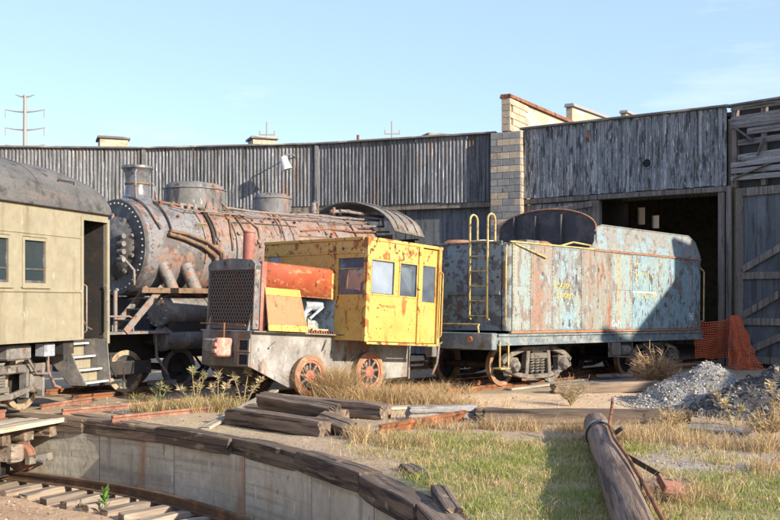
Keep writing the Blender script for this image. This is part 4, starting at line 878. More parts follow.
for k in range(16):
    s_, a_ = rg.uniform(0.8, 6.6), rg.uniform(20, 85); pts_ = []; vert = rg.random() < 0.55
    for q in range(rg.randint(4, 9)):
        pts_.append((s_, a_, rg.uniform(0.02, 0.035)))
        if vert: a_ = max(-5, a_ - rg.uniform(6, 14)); s_ += rg.uniform(-0.05, 0.05)
        else: s_ = min(7.4, s_ + rg.uniform(0.15, 0.5)); a_ += rg.uniform(-2.5, 2.0)
    spipe(pts_, rg.uniform(0.008, 0.018), rg.choice([m_dark, m_pipe, m_pipebrn, m_rust]), 'conduit')
for k in range(26):
    s_, a_ = rg.uniform(0.6, 7.2), rg.uniform(0, 82); p = Vector(side_pt(s_, a_, 0.0)); q = Vector(side_pt(s_, a_, rg.uniform(0.04, 0.09)))
    b = MB(); b.beam(p, q, rg.uniform(0.03, 0.09), rg.uniform(0.03, 0.07), 0.006); b.build('bracket', rg.choice([m_dark, m_pipe, m_rust, m_iron]), lo)
for s_ in (1.9, 3.1, 3.9, 5.2, 6.3):
    b = MB(); p = Vector(side_pt(s_, 12, 0.0)); b.lathe([(0.0, 0.10), (0.05, 0.10), (0.06, 0.04), (0.085, 0.03), (0.085, 0.0)], (0, 0, 0), 'z', 12); rt = Vector((0, p.y, p.z-ZC)).to_track_quat('Z', 'X').to_matrix(); b.v = [tuple(rt @ Vector(v) + p) for v in b.v]; b.build('check_valve', m_pipe, lo, 40)
b = MB(); b.tube([(2.0, -0.58, ZC+RBO+0.12), (1.9, -0.64, ZC+RBO-0.1)] + [side_pt(1.86-0.0*k, 55-7*k, 0.05) for k in range(8)], 0.022, 7); b.build('sand_pipe', m_pipebrn, lo, 60)
b = MB(); b.tube([(2.4, -0.55, ZC+RBO+0.10), (2.55, -0.64, ZC+RBO-0.1)] + [side_pt(2.65+0.02*k, 55-7*k, 0.05) for k in range(8)], 0.022, 7); b.build('sand_pipe', m_pipebrn, lo, 60)
b = MB(); p = Vector(side_pt(1.35, 28, 0.005)); b.beam(p, Vector(side_pt(1.62, 28, 0.005)), 0.02, 0.2, 0.004, up=(0, -1, 1)); b.build('maker_plate', m_coach, lo)
b = MB(); b.lathe([(0.0, 0.3), (0.06, 0.3), (0.09, 0.0)], (6.0, -0.1, ZC+RBO+0.08), 'z', 12); b.build('safety_valve', m_pipe, lo, 40); MB().lathe([(0.0, 0.25), (0.04, 0.25), (0.04, 0.0)], (6.5, -0.35, ZC+RBO+0.03), 'z', 10).build('safety_valve', m_pipe, lo, 40)
b = MB(); b.tube([(5.85, -0.35, ZC+1.05), (5.85, -0.38, ZC+1.35), (5.7, -0.38, ZC+1.40)], 0.02, 6); b.build('whistle', m_pipe, lo, 60)
# running board, pilot deck, stair
b = MB(); b.box(-0.55, 7.6, -1.52, -1.08, 2.04, 2.08); b.box(-0.55, 7.6, -1.53, -1.50, 1.98, 2.085); b.build('running_board', m_pipebrn, lo)
b = MB(); b.box(-0.55, 7.6, 1.08, 1.52, 2.04, 2.08); b.build('running_board', m_iron, lo)
b = MB(); b.box(-1.45, 0.25, -1.42, 1.42, 1.17, 1.22); b.build('pilot_deck', m_iron, lo)
b = MB(); b.box(-1.62, -1.46, -1.42, 1.42, 0.85, 1.26, 0.02); b.build('pilot_beam', m_dark, lo)
b = MB(); b.box(-1.45, 9.5, -0.45, -0.35, 0.6, 1.16); b.box(-1.45, 9.5, 0.35, 0.45, 0.6, 1.16); b.build('main_frame', m_dark, lo)
la = empty('front_stair', lo)
for y in (-1.44, -0.98):
    b = MB(); b.beam((-0.88, y, 1.22), (0.02, y, 2.10), 0.03, 0.14, 0.005); b.build('stringer', m_pipe, la)
for k in range(3):
    f = 0.25 + 0.25*k; MB().box(-0.88+0.9*f-0.09, -0.88+0.9*f+0.09, -1.42, -1.0, 1.22+0.88*f-0.012, 1.22+0.88*f+0.012).build('tread', m_pipe, la)
b = MB(); b.tube([(-1.4, -1.38, 1.22), (-1.4, -1.38, 1.48), (-1.3, -1.38, 1.52), (-0.75, -1.38, 1.52), (-0.65, -1.38, 1.48), (-0.65, -1.38, 1.22)], 0.02, 7); b.build('deck_handrail', m_pipe, lo, 60)
b = MB(); b.tube([(-0.9, -1.15, 1.22), (-0.9, -1.15, 2.0), (-0.82, -1.1, 2.04)], 0.04, 8); b.build('stand_pipe', m_pipe, lo, 60)
# cylinders and steam pipes
for s_ in (-1, 1):
    cy = empty('cylinder', lo, (0, s_*1.12, 0))
    MB().lathe([(0, 0.12), (0.24, 0.12), (0.27, 0.14), (0.33, 0.16), (0.33, 0.24), (0.30, 0.25), (0.30, 1.25), (0.33, 1.26), (0.33, 1.34), (0, 1.35)], (0, 0, 1.62), 'x', 36).build('valve_chest', m_iron, cy, 35)
    MB().lathe([(0, 0.05), (0.2, 0.05), (0.24, 0.1), (0.26, 0.1), (0.26, 0.2), (0.24, 0.21), (0.24, 1.3), (0.0, 1.32)], (0.15, 0, 1.05), 'x', 36).build('cylinder_barrel', m_iron, cy, 35)
    MB().box(0.3, 1.3, -0.2, 0.2, 1.1, 1.5, 0.03).build('casting', m_dark, cy)
    b = MB(); b.tube([(0.75, s_*(-0.02)-0.0, 1.8), (0.6, s_*-0.05, 2.05), (0.45, s_*-0.22, 2.6)], 0.13, 16); b.build('steam_pipe', m_pipe, cy, 60)
    b = MB(); b.tube([(1.35, 0, 1.75), (1.2, s_*-0.03, 2.05), (1.05, s_*-0.2, 2.6)], 0.14, 16); b.build('exhaust_pipe', m_pipe, cy, 60)
    for k in range(12):
        a = 2*PI*k/12; MB().lathe([(0, 0.10), (0.02, 0.105), (0.022, 0.165)], (0, math.cos(a)*0.295, 1.62+math.sin(a)*0.295), 'x', 6).build('stud', m_bolt, cy)
b = MB(); b.box(0.25, 1.2, -0.8, 0.8, 0.9, 1.9, 0.05); b.build('saddle', m_dark, lo)
for s_ in (-1, 1):
    wheel(lo, -0.40, s_*0.75, 0.40, 0.40, m_wheelrim, m_front, s_, 'leading_wheel'); wheel(lo, 1.0, s_*0.75, 0.40, 0.40, m_iron, m_dark, s_, 'leading_wheel')
    for x in (2.6, 4.15, 5.7, 7.25): wheel(lo, x, s_*0.75, 0.74, 0.74, m_iron, m_dark, s_, 'driving_wheel', 12)
    b = MB(); b.box(2.6, 7.25, s_*0.92-0.03, s_*0.92+0.03, 0.5, 0.6); b.build('side_rod', m_iron, lo)
for x in (-0.4, 1.0): axle(lo, x, 0.40)
for x in (2.6, 4.15, 5.7, 7.25): axle(lo, x, 0.74, 0.1)
b = MB(); b.box(-0.9, 0.1, -1.0, -0.92, 0.35, 0.62, 0.01); b.box(-0.9, -0.85, -0.98, 0.98, 0.35, 0.75); b.build('leading_truck_frame', m_dark, lo)
b = MB(); b.tube([(0.05, -1.2, 1.15), (0.05, -1.22, 0.7), (0.35, -1.22, 0.3)], 0.03, 8); b.box(-0.05, 0.5, -1.3, -1.05, 0.12, 0.2); b.build('step_hanger', m_iron, lo, 60)
b = MB(); b.tube([(-1.2, -1.3, 1.15), (-1.2, -1.3, 0.7), (-1.0, -1.3, 0.35)], 0.02, 8); b.build('air_hose', m_dark, lo, 60)
# firebox and cab with a sagging open roof
b = MB(); b.box(6.0, 7.5, -1.05, 1.05, 0.9, 2.9, 0.05); b.build('firebox', m_rust, lo)
cb = empty('cab', lo, (-0.75, 0, 0))
b = MB(); b.box(8.25, 8.3, -1.5, -1.0, 1.5, 3.55); b.box(8.25, 8.3, 1.0, 1.5, 1.5, 3.55); b.build('front_wall', m_dark, cb)
for s_ in (-1, 1):
    b = MB(); b.box(8.3, 9.4, s_*1.5-0.015, s_*1.5+0.015, 1.5, 2.4); b.box(8.3, 8.5, s_*1.5-0.015, s_*1.5+0.015, 2.4, 3.45); b.box(9.2, 9.4, s_*1.5-0.015, s_*1.5+0.015, 2.4, 3.45); b.build('side_wall', m_dark, cb)
secs = []
for i, s in enumerate((8.0, 8.4, 8.8, 9.2, 9.5)):
    sec = []
    for k in range(21):
        yy = -1.62 + 3.24*k/20; z = 3.50 + 0.98*math.sqrt(max(0, 1-(yy/1.64)**2)) - 0.03*i + 0.02*noise.noise((yy*1.5, s, 0)); sec.append((s + (0.12*abs(yy) if i == 0 else 0), yy, z))
    secs.append(sec)
b = MB(); b.loft(secs); b.f = [f[::-1] for f in b.f]; b.build('cab_roof', m_cabroof, cb, 60, solid=0.035)
for s in (8.4, 8.8, 9.2):
    b = MB(); b.tube([(s, yy, 3.525 + 0.985*math.sqrt(max(0, 1-(yy/1.64)**2)) - 0.03*(s-8)/0.4) for yy in np.linspace(-1.6, 1.6, 31)], 0.018, 5); b.build('roof_seam', m_cabroof, cb, 60)
b = MB(); b.box(9.38, 9.42, -1.5, 1.5, 1.5, 3.5); b.build('rear_wall', m_dark, cb)
b = MB(); b.tube([(7.2, -0.6, ZC+1.2), (8.3, -0.6, 4.12), (9.0, -0.6, 4.1)], 0.04, 8); b.tube([(7.4, -0.1, ZC+1.22), (8.6, -0.25, 4.25)], 0.05, 8); b.tube([(7.6, -1.0, ZC+0.8), (8.5, -1.0, 3.8), (8.7, -0.8, 4.0)], 0.03, 8); b.build('cab_pipe', m_pipe, cb, 60)

# ------------------------------------------------------------------ small yellow locomotive
PITCH = R(3.2)
cr_ = thing('yellow_locomotive', 'small yellow and orange industrial locomotive with open engine bay', 'locomotive', CRIT_O, R(CRIT_RZ), None, PITCH)
ZD = 1.14   # frame deck
XF = -2.1
for s_ in (-1, 1):
    y0, y1 = sorted((s_*0.66, s_*0.63))
    b = MB(); b.prism([(XF, y0, ZD), (2.25, y0, ZD-0.02), (2.25, y0, 0.34), (-0.55, y0, 0.16), (-1.15, y0, 0.14), (XF, y0, 0.52)], (0, y1-y0, 0)); b.build('frame_side', m_frame, cr_)
b = MB(); b.box(XF-0.03, XF, -0.70, 0.70, 0.50, ZD+0.02, 0.008); b.build('front_plate', m_frontpl, cr_)
b = MB(); b.box(2.25, 2.29, -0.70, 0.70, 0.3, ZD); b.build('rear_plate', m_frame, cr_)
b = MB(); b.box(XF-0.02, 0.0, -0.78, 0.78, ZD+0.002, ZD+0.03, 0.006); b.box(0.0, 0.3, -0.95, -0.75, ZD+0.004, ZD+0.032); b.build('footplate', m_frame, cr_)
for k, z in enumerate((0.90, 0.64)):
    p_ = empty('step_pocket', cr_, (XF, -0.54, z)); b = MB(); b.box(-0.055, -0.034, -0.16, 0.16, 0.09, 0.12); b.box(-0.055, -0.034, -0.16, 0.16, -0.12, -0.09); b.box(-0.055, -0.034, -0.16, -0.12, -0.09, 0.09); b.box(-0.055, -0.034, 0.12, 0.16, -0.09, 0.09); b.build('pocket_rim', m_frame, p_)
    MB().box(-0.036, -0.031, -0.12, 0.12, -0.09, 0.09).build('pocket_shade_plate', m_void, p_)  # flat dark plate painting the shade inside the step pocket
b = MB(); b.box(XF-0.30, XF-0.03, 0.02, 0.34, 0.74, 1.0, 0.03); b.build('buffer_block', m_iron, cr_)
b = MB(); b.box(XF-0.38, XF-0.03, -0.22, -0.08, 0.68, 1.02, 0.03); b.box(XF-0.43, XF-0.38, -0.20, -0.10, 0.86, 0.93, 0.01); b.box(XF-0.43, XF-0.38, -0.20, -0.10, 0.74, 0.81, 0.01); b.build('coupler', m_pink, cr_)
b = MB(); b.tube([(XF-0.2, -0.15, 1.02), (XF-0.2, -0.15, 1.30)], 0.018, 7); b.tube([(XF-0.08, -0.60, ZD+0.12), (XF-0.08, 0.7, ZD+0.14)], 0.016, 7); b.build('uncoupling_lever', m_rust, cr_, 60)
for y in (-0.58, 0.58):
    b = MB(); b.prism([(XF-0.02, y-0.02, ZD+0.03), (XF+0.14, y-0.02, ZD+0.03), (XF+0.06, y-0.02, ZD+0.34)], (0, 0.03, 0)); b.build('radiator_bracket', m_frame, cr_)
# radiator with diamond mesh guard
XR = XF + 0.03
ra = empty('radiator', cr_)
b = MB()
for y in (-0.68, 0.64): MB().box(XR, XR+0.14, y, y+0.04, ZD+0.05, 2.36, 0.008).build('side_channel', m_iron, ra)
b = MB(); secs = []
for x in (XR-0.01, XR+0.14): secs.append([(x, -0.68, 2.28), (x, -0.68, 2.38), (x, -0.58, 2.46), (x, 0, 2.50), (x, 0.58, 2.46), (x, 0.68, 2.38), (x, 0.68, 2.28)])
b.loft(secs, True); b.f.append((0, 1, 2, 3, 4, 5, 6)); b.f.append((13, 12, 11, 10, 9, 8, 7)); b.build('header_tank', m_iron, ra)
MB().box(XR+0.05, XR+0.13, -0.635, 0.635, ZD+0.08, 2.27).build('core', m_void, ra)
MB().box(XR-0.005, XR+0.02, -0.635, 0.635, ZD+0.05, ZD+0.12).build('lower_rail', m_iron, ra)
b = MB(); ya, yb, za, zb = -0.635, 0.635, ZD+0.12, 2.275
def clip_line(y, z, dy, dz):
    t0, t1 = -9, 9
    for p, d, lo_, hi_ in ((y, dy, ya, yb), (z, dz, za, zb)):
        a_, c_ = sorted(((lo_-p)/d, (hi_-p)/d)); t0, t1 = max(t0, a_), min(t1, c_)
    return (t0, t1) if t1 > t0 + 0.02 else None
for k in range(-24, 25):
    for sg in (1, -1):
        c_ = clip_line(0.074*k, (za+zb)/2, 0.5*sg, 0.866)
        if c_: b.beam((XR+0.012+0.005*sg, 0.074*k+0.5*sg*c_[0], (za+zb)/2+0.866*c_[0]), (XR+0.012+0.005*sg, 0.074*k+0.5*sg*c_[1], (za+zb)/2+0.866*c_[1]), 0.004, 0.017, up=(1, 0, 0))
b.build('mesh_guard', m_grille, ra)
# exhaust stack
MB().lathe([(0.10, 2.40), (0.105, 2.42), (0.11, 3.02), (0.125, 3.03), (0.125, 3.06), (0.09, 3.06), (0.08, 2.5), (0, 2.5)], (XF+0.50, 0.10, 0), 'z', 24).build('exhaust_stack', m_redpipe, cr_, 40)
# post behind the radiator, hood, open bay
for y in (-0.69, 0.60): MB().box(XR+0.15, XR+0.27, y, y+0.09, ZD+0.03, 2.44, 0.006).build('hood_post', m_redpipe, cr_)
secs = []
for x in (XR+0.20, -0.9, -0.12, 0.0):
    dr = 0.0
    secs.append([(x, -0.64, 1.88), (x, -0.64, 2.36), (x, -0.615, 2.405+dr), (x, -0.56, 2.43+dr), (x, 0.0, 2.47+dr), (x, 0.56, 2.43+dr), (x, 0.615, 2.405+dr), (x, 0.64, 2.36), (x, 0.64, 1.88)])
b = MB(); b.loft(secs); b.build('hood', m_orange, cr_, 20, solid=0.02)
b = MB(); b.box(XR+0.28, 0.0, -0.655, -0.62, 1.85, 1.885); b.build('hood_hem', m_rust, cr_)
b = MB(); b.box(-0.10, -0.003, -0.662, -0.642, 1.84, 2.36); b.build('hood_collar', m_yellowr, cr_)
b = MB(); b.box(XR+0.28, -0.10, -0.650, -0.641, 2.33, 2.375); b.build('hood_hinge', m_rust, cr_)
pn = empty('engine_side_panel', cr_)
pts = lambda a, c_: [(a, c_)]
def pq(x0, x1, z0, z1, mt, nm, y=-0.80):
    f = lambda z: -0.70 - 0.14*(1.95-z)/0.75
    x0b, x1b = x0 - 0.0, x1 + 0.0
    b = MB(); b.hexa([(x0, f(z0)-0.012, z0), (x1 + 0.12*(1.95-z0)/0.75, f(z0)-0.012, z0), (x1+0.12*(1.95-z0)/0.75, f(z0)+0.012, z0), (x0, f(z0)+0.012, z0), (x0-0.0, f(z1)-0.012, z1), (x1+0.12*(1.95-z1)/0.75, f(z1)-0.012, z1), (x1+0.12*(1.95-z1)/0.75, f(z1)+0.012, z1), (x0, f(z1)+0.012, z1)])
    b.build(nm, mt, pn)
pq(-1.84, -0.98, 1.30, 1.83, m_tan, 'sheet'); pq(-1.84, -0.98, 1.835, 1.97, m_yellow, 'top_band'); pq(-1.84, -0.98, 1.18, 1.296, m_yellow, 'bottom_band')
b = MB(); b.box(-1.5, -0.2, -0.28, 0.28, 1.2, 1.72, 0.05); b.box(-1.3, -0.5, -0.2, 0.2, 1.72, 1.86, 0.03); b.build('engine_block', m_engine, cr_)
b = MB(); b.tube([(-0.62, -0.45, 1.2), (-0.60, -0.45, 1.55), (-0.3, -0.42, 1.75)], 0.05, 10); b.tube([(-0.5, -0.5, 1.45), (-0.15, -0.5, 1.7)], 0.03, 8); b.lathe([(0, -0.12), (0.12, -0.12), (0.13, 0.1), (0, 0.1)], (-0.42, -0.42, 1.3), 'y', 18); b.build('engine_pipe', m_engine, cr_, 50)
MB().lathe([(0, 0), (0.11, 0), (0.11, 0.45), (0, 0.46)], (-0.6, -0.40, 1.72), 'x', 18).build('air_filter', m_alu, cr_, 50)
b = MB(); b.box(-0.62, -0.2, -0.72, -0.68, 1.18, 1.26); b.prism([(-0.7, -0.66, 1.18), (-0.28, -0.66, 1.18), (-0.7, -0.66, 1.45)], (0, 0.02, 0)); b.build('bent_bracket', m_pale, cr_)
b = MB()
for k in range(22): b.box(-1.5+0.065*k, -1.465+0.065*k, -0.79, -0.70, ZD+0.03, ZD+0.075+0.02*random.random())
b.build('hinge_strip', m_rust, cr_)
b = MB(); b.beam((-1.5, -0.69, 0.98), (-1.68, -0.70, 0.86), 0.02, 0.03); b.beam((-0.2, -0.69, 1.05), (-0.3, -0.72, 0.85), 0.02, 0.03); b.build('hook', m_frame, cr_)
# cab
yc = 1.5; Z0, Z1 = 1.06, 3.06; XC0, XC1 = 0.0, 2.25; WZ0, WZ1 = 1.95, 2.66
ca_ = empty('cab', cr_)
def cabbox(nm, *a, mt=None, ch=0.006): return MB().box(*a, ch).build(nm, mt or m_yellow, ca_)
t = 0.05
cabbox('side_panel', 0.06, 1.50, -yc, -yc+t, Z0, WZ0); cabbox('side_panel', 0.06, 1.50, -yc, -yc+t, WZ1, Z1-0.06, mt=m_yellowr)
cabbox('corner_post', 0.0, 0.10, -yc-0.01, -yc+0.09, Z0-0.01, Z1, mt=m_yellowr); cabbox('window_post', 0.81, 0.93, -yc, -yc+t, WZ0+0.002, WZ1-0.002)
cabbox('door_post', 1.50, 1.62, -yc-0.035, -yc+0.06, Z0-0.01, Z1-0.06); cabbox('rear_post', 2.16, 2.25, -yc-0.01, -yc+0.08, Z0-0.01, Z1-0.06)
cabbox('roof_rail', 0.10, 2.27, -yc-0.015, -yc+0.05, Z1-0.058, Z1+0.005, mt=m_yellowr); cabbox('floor_rail', 0.05, 2.27, -yc-0.02, -yc+0.06, Z0-0.06, Z0-0.012, mt=m_yellowr)
dr = empty('cab_door', cr_)
for a in ((1.63, 2.15, -yc+0.04, -yc+0.08, Z0, WZ0-0.05), (1.63, 2.15, -yc+0.04, -yc+0.08, WZ1-0.02, Z1-0.07), (1.63, 1.68, -yc+0.04, -yc+0.08, WZ0-0.048, WZ1-0.022), (2.11, 2.15, -yc+0.04, -yc+0.08, WZ0-0.048, WZ1-0.022)): MB().box(*a, 0.004).build('door_panel', m_yellow, dr)
MB().box(1.68, 2.11, -yc+0.055, -yc+0.062, WZ0-0.05, WZ1-0.02).build('pane', g_cab2, dr)
b = MB(); b.tube([(2.20, -yc-0.06, 1.2), (2.20, -yc-0.09, 1.25), (2.20, -yc-0.09, 2.5), (2.20, -yc-0.04, 2.55)], 0.016, 7); b.build('door_handrail', m_yellow, cr_, 60)
for x0, x1 in ((0.10, 0.81), (0.93, 1.50)):
    w = empty('side_window', cr_); MB().box(x0, x1, -yc+0.022, -yc+0.030, WZ0, WZ1).build('pane', g_cab if x0 < 0.5 else g_cab2, w)
    b = MB(); y0 = -yc-0.008
    b.box(x0, x0+0.03, y0, -yc, WZ0, WZ1); b.box(x1-0.03, x1, y0, -yc, WZ0, WZ1); b.box(x0+0.03, x1-0.03, y0, -yc, WZ0, WZ0+0.03); b.box(x0+0.03, x1-0.03, y0, -yc, WZ1-0.03, WZ1); b.build('frame', m_yellow, w)
    b = MB(); y1 = -yc+0.02; xa_, xb_ = x0+0.03, x1-0.03; b.box(xa_, xa_+0.014, y0+0.004, y1, WZ0+0.03, WZ1-0.03); b.box(xb_-0.014, xb_, y0+0.004, y1, WZ0+0.03, WZ1-0.03); b.box(xa_+0.014, xb_-0.014, y0+0.004, y1, WZ0+0.03, WZ0+0.044); b.box(xa_+0.014, xb_-0.014, y0+0.004, y1, WZ1-0.044, WZ1-0.03); b.build('gasket', m_front, w)
# cab front wall: opening beside the hood, panes either side
cabbox('front_panel', -0.0, 0.05, -yc+0.092, -0.66, Z0, WZ0, ch=0.004); cabbox('engine_bulkhead', 0.0, 0.05, -0.658, 0.658, Z0, WZ0-0.0, mt=m_engine, ch=0.004); cabbox('front_panel', 0.0, 0.05, 0.66, yc-0.002, Z0, WZ0, ch=0.004)
cabbox('front_panel', 0.0, 0.05, -yc+0.092, yc-0.002, WZ1+0.10, Z1-0.06, mt=m_yellowr, ch=0.004); cabbox('front_panel', 0.0, 0.05, -yc+0.092, -0.62, WZ1+0.002, WZ1+0.098, ch=0.004); cabbox('front_panel', 0.0, 0.05, -0.60, 0.98, WZ0+0.002, WZ1+0.098, ch=0.004); cabbox('front_panel', 0.0, 0.05, 1.38, yc-0.002, WZ0+0.002, WZ1+0.098, ch=0.004)
cabbox('roof_rail', -0.02, 0.05, -yc+0.10, yc, Z1-0.058, Z1+0.005); cabbox('band', -0.014, -0.001, -yc+0.10, yc, WZ1+0.09, WZ1+0.12, ch=0.003)
cabbox('window_post', 0.0, 0.05, -0.72, -0.602, WZ0+0.002, WZ1+0.0, ch=0.004)
b = MB(); b.prism([(1.0, -yc+0.12, WZ1), (1.46, -yc+0.12, WZ1), (1.46, -yc+0.13, WZ0+0.1), (1.3, -yc+0.14, WZ0+0.28), (1.12, -yc+0.13, WZ0+0.5)], (0, 0.006, 0)); b.build('torn_blind', m_white, ca_)
w = empty('front_window', cr_); MB().box(0.022, 0.03, -yc+0.09, -0.72, WZ0, WZ1+0.002).build('pane', g_cab2, w)
MB().box(0.015, 0.021, -yc+0.09, -0.72, WZ0+0.50, WZ0+0.515).build('glazing_bar', m_yellow, w)
w = empty('front_window', cr_); MB().box(0.022, 0.03, 0.98, 1.38, WZ0, WZ1+0.09).build('pane', g_cab, w)
cabbox('far_wall', 0.06, 2.2, yc-0.05, yc, Z0, WZ0); cabbox('far_wall', 0.06, 2.2, yc-0.05, yc, WZ1, Z1-0.06); cabbox('far_wall', 0.06, 0.3, yc-0.05, yc, WZ0+0.002, WZ1-0.002); cabbox('far_wall', 1.0, 1.2, yc-0.05, yc, WZ0+0.002, WZ1-0.002); cabbox('far_wall', 1.9, 2.2, yc-0.05, yc, WZ0+0.002, WZ1-0.002)
cabbox('rear_wall', 2.2, 2.25, -yc+0.082, yc, Z0, WZ0); cabbox('rear_wall', 2.2, 2.25, -yc+0.082, yc, WZ1, Z1-0.06); cabbox('rear_wall', 2.2, 2.25, -0.9, 0.4, WZ0+0.002, WZ1-0.002); cabbox('rear_wall', 2.2, 2.25, 1.2, yc, WZ0+0.002, WZ1-0.002)
cabbox('roof_sheet', 0.0, 2.26, -yc+0.055, yc, Z1-0.05, Z1-0.01, mt=m_tan); cabbox('floor', 0.06, 2.19, -yc+0.07, yc-0.06, Z0+0.0, Z0+0.04, mt=m_dark)
b = MB(); b.box(0.3, 0.9, -0.5, 0.5, 1.1, 2.1, 0.03); b.tube([(0.5, -0.9, 1.1), (0.5, -0.9, 2.2), (0.62, -0.9, 2.3)], 0.025, 8); b.box(1.2, 1.7, -0.4, 0.3, 1.1, 2.0, 0.04); b.build('control_stand', m_iron, ca_)
for x in (-0.70, 0.94):
    for s_ in (-1, 1):
        zc = 0.385 + x*math.sin(PITCH)*1.0; wheel(cr_, x, s_*0.745, zc, 0.385, m_tyre, m_redwheel, s_, 'wheel', 9, m_iron)
    axle(cr_, x, 0.385 + x*math.sin(PITCH))
b = MB(); b.box(-0.95, 2.1, -0.55, 0.55, 0.35, 0.75); b.build('gear_case', m_dark, cr_)
b = MB(); b.box(2.29, 2.6, -0.12, 0.12, 0.7, 0.95, 0.03); b.build('rear_coupler', m_iron, cr_); MB().box(2.3, 2.45, -1.3, -1.1, 0.78, 1.0, 0.02).build('rear_step', m_iron, cr_)

def text(body, size, mt, parent, M, name='lettering'):
    cu = bpy.data.curves.new(name, 'FONT'); cu.body = body; cu.size = size; cu.extrude = 0.0008; cu.materials.append(mt); cu.align_x = 'LEFT'
    tmp = bpy.data.objects.new(name, cu); me = bpy.data.meshes.new_from_object(tmp); bpy.data.objects.remove(tmp); me.name = name
    if not me.materials: me.materials.append(mt)
    o = bpy.data.objects.new(name, me); COL.objects.link(o); o.parent = parent; o.matrix_local = M
    return o
def near_side(x, y, z): return Matrix(((1, 0, 0, x), (0, 0, -1, y), (0, 1, 0, z), (0, 0, 0, 1)))
text('WEYMUUTH', 0.075, m_letterk, cr_, near_side(0.42, -yc-0.003, 1.72))

# ------------------------------------------------------------------ tender
te = thing('tender', 'peeling pale blue and rust locomotive tender with yellow ladder', 'tender', TEND_O, R(TEND_RZ), None, R(0.7))
YT, LT, TZ0, TZ1 = 1.45, 8.8, 1.19, 3.06
xs = [0.10, 0.76, 1.56, 2.78, 4.16, 5.11, 7.0, LT]
PM = [m_tenderb, m_tenderr, m_tender, m_tenderr, m_tenderb, m_tender, m_tender]
for i in range(len(xs)-1):
    b = MB(); b.box(xs[i]+0.002, xs[i+1]-0.002, -YT - (0.006 if i % 2 else 0.0), -YT+0.03, TZ0, TZ1, 0.003); b.build('side_plate', PM[i], te)
    b = MB(); b.box(xs[i]+0.002, xs[i+1]-0.002, YT-0.03, YT, TZ0, TZ1); b.build('side_plate', m_tender, te)
# rounded front corner
b = MB(); b.lathe([(0.20, TZ0), (0.20, TZ1)], (0.20, -YT+0.20, 0), 'z', 10, PI, 1.5*PI); b.f = [f for f in b.f]; b.build('corner_plate', m_tendere, te, 60)
MB().box(0.0, 0.03, -YT+0.22, YT, TZ0, TZ1).build('front_plate', m_tendere, te)
MB().box(LT-0.03, LT, -YT+0.03, YT-0.03, TZ0, TZ1).build('rear_plate', m_tendere, te)
MB().box(0.03, LT-0.03, -YT+0.03, YT-0.03, TZ1-0.05, TZ1-0.02).build('tank_top', m_iron, te)
b = MB()
for x in xs[1:-1]:
    for k in range(26): b.lathe([(0.0, 0.012), (0.012, 0.008), (0.015, 0.0)], (0, 0, 0), 'z', 6); n_ = 18; 
rv = MB()
for x in xs[:-1]:
    for k in range(24):
        for dx in ((0.04,) if x < 0.2 else (-0.04, 0.04)):
            c_ = Vector((x+dx, -YT-0.006, TZ0+0.06+k*0.078)); rv.add([c_+Vector((math.cos(a)*0.014, 0, math.sin(a)*0.014)) for a in np.arange(6)*PI/3] + [c_+Vector((0, -0.011, 0))], [(i_, (i_+1) % 6, 6) for i_ in range(6)])
for zz in (TZ0+0.03, 2.15, TZ1-0.04):
    for k in range(110):
        c_ = Vector((0.12+k*0.0788, -YT-0.006, zz)); rv.add([c_+Vector((math.cos(a)*0.014, 0, math.sin(a)*0.014)) for a in np.arange(6)*PI/3] + [c_+Vector((0, -0.011, 0))], [(i_, (i_+1) % 6, 6) for i_ in range(6)])
tag(rv.build('rivets', m_tender, te), kind='stuff')
b = MB(); b.box(0.0, 3.3, -YT-0.03, -YT+0.02, TZ1-0.0, TZ1+0.035, 0.006); b.build('top_moulding', m_yrail, te)
b = MB(); b.box(3.3, LT, -YT-0.03, -YT+0.0, TZ1-0.02, TZ1+0.02, 0.006); b.build('top_moulding', m_hatch, te)
b = MB(); b.box(-0.03, 0.02, -YT+0.2, YT, TZ1-0.0, TZ1+0.04, 0.006); b.build('top_moulding', m_iron, te)
b = MB(); b.box(0.0, LT, -YT-0.05, -YT+0.02, TZ0-0.05, TZ0-0.005); b.build('bottom_moulding', m_hatch, te)
# raised bunker sides at the rear
for s_ in (-1, 1):
    y0 = s_*YT; yt = s_*(YT-0.12)
    def bk(xy, nm):
        b = MB(); b.prism([(x, y0 + (yt-y0)*(z-TZ1)/0.62, z) for x, z in xy], (0, -s_*0.025, 0)); b.build(nm, m_bunker, te)
    bk([(3.1, TZ1+0.03), (5.9, TZ1+0.03), (5.9, TZ1+0.62), (3.85, TZ1+0.62), (3.62, TZ1+0.57), (3.48, TZ1+0.42), (3.38, TZ1+0.2), (3.25, TZ1+0.08)], 'bunker_side')
    bk([(5.905, TZ1+0.03), (LT, TZ1+0.03), (LT-0.15, TZ1+0.45), (LT-0.5, TZ1+0.62), (5.905, TZ1+0.62)], 'bunker_side')
b = MB(); b.tube([(x, -YT-0.005 + 0.12*(z-TZ1)/0.62, z) for x, z in [(3.1, TZ1+0.05), (3.25, TZ1+0.09), (3.38, TZ1+0.21), (3.48, TZ1+0.42), (3.62, TZ1+0.57), (3.85, TZ1+0.63), (LT-0.5, TZ1+0.63), (LT-0.15, TZ1+0.46), (LT, TZ1+0.05)]], 0.016, 7); b.build('bunker_beading', m_bunker, te, 60)
MB().box(4.2, LT-0.3, -1.30, 1.30, TZ1+0.50, TZ1+0.60).build('bunker_cover', m_tframe, te)
MB().prism([(LT-0.3, -1.3, TZ1+0.60), (LT-0.3, 1.3, TZ1+0.60), (LT-0.3, 0.7, TZ1+0.80), (LT-0.3, -0.2, TZ1+0.80)], (-2.6, 0, 0)).build('bunker_hatch', m_tframe, te)
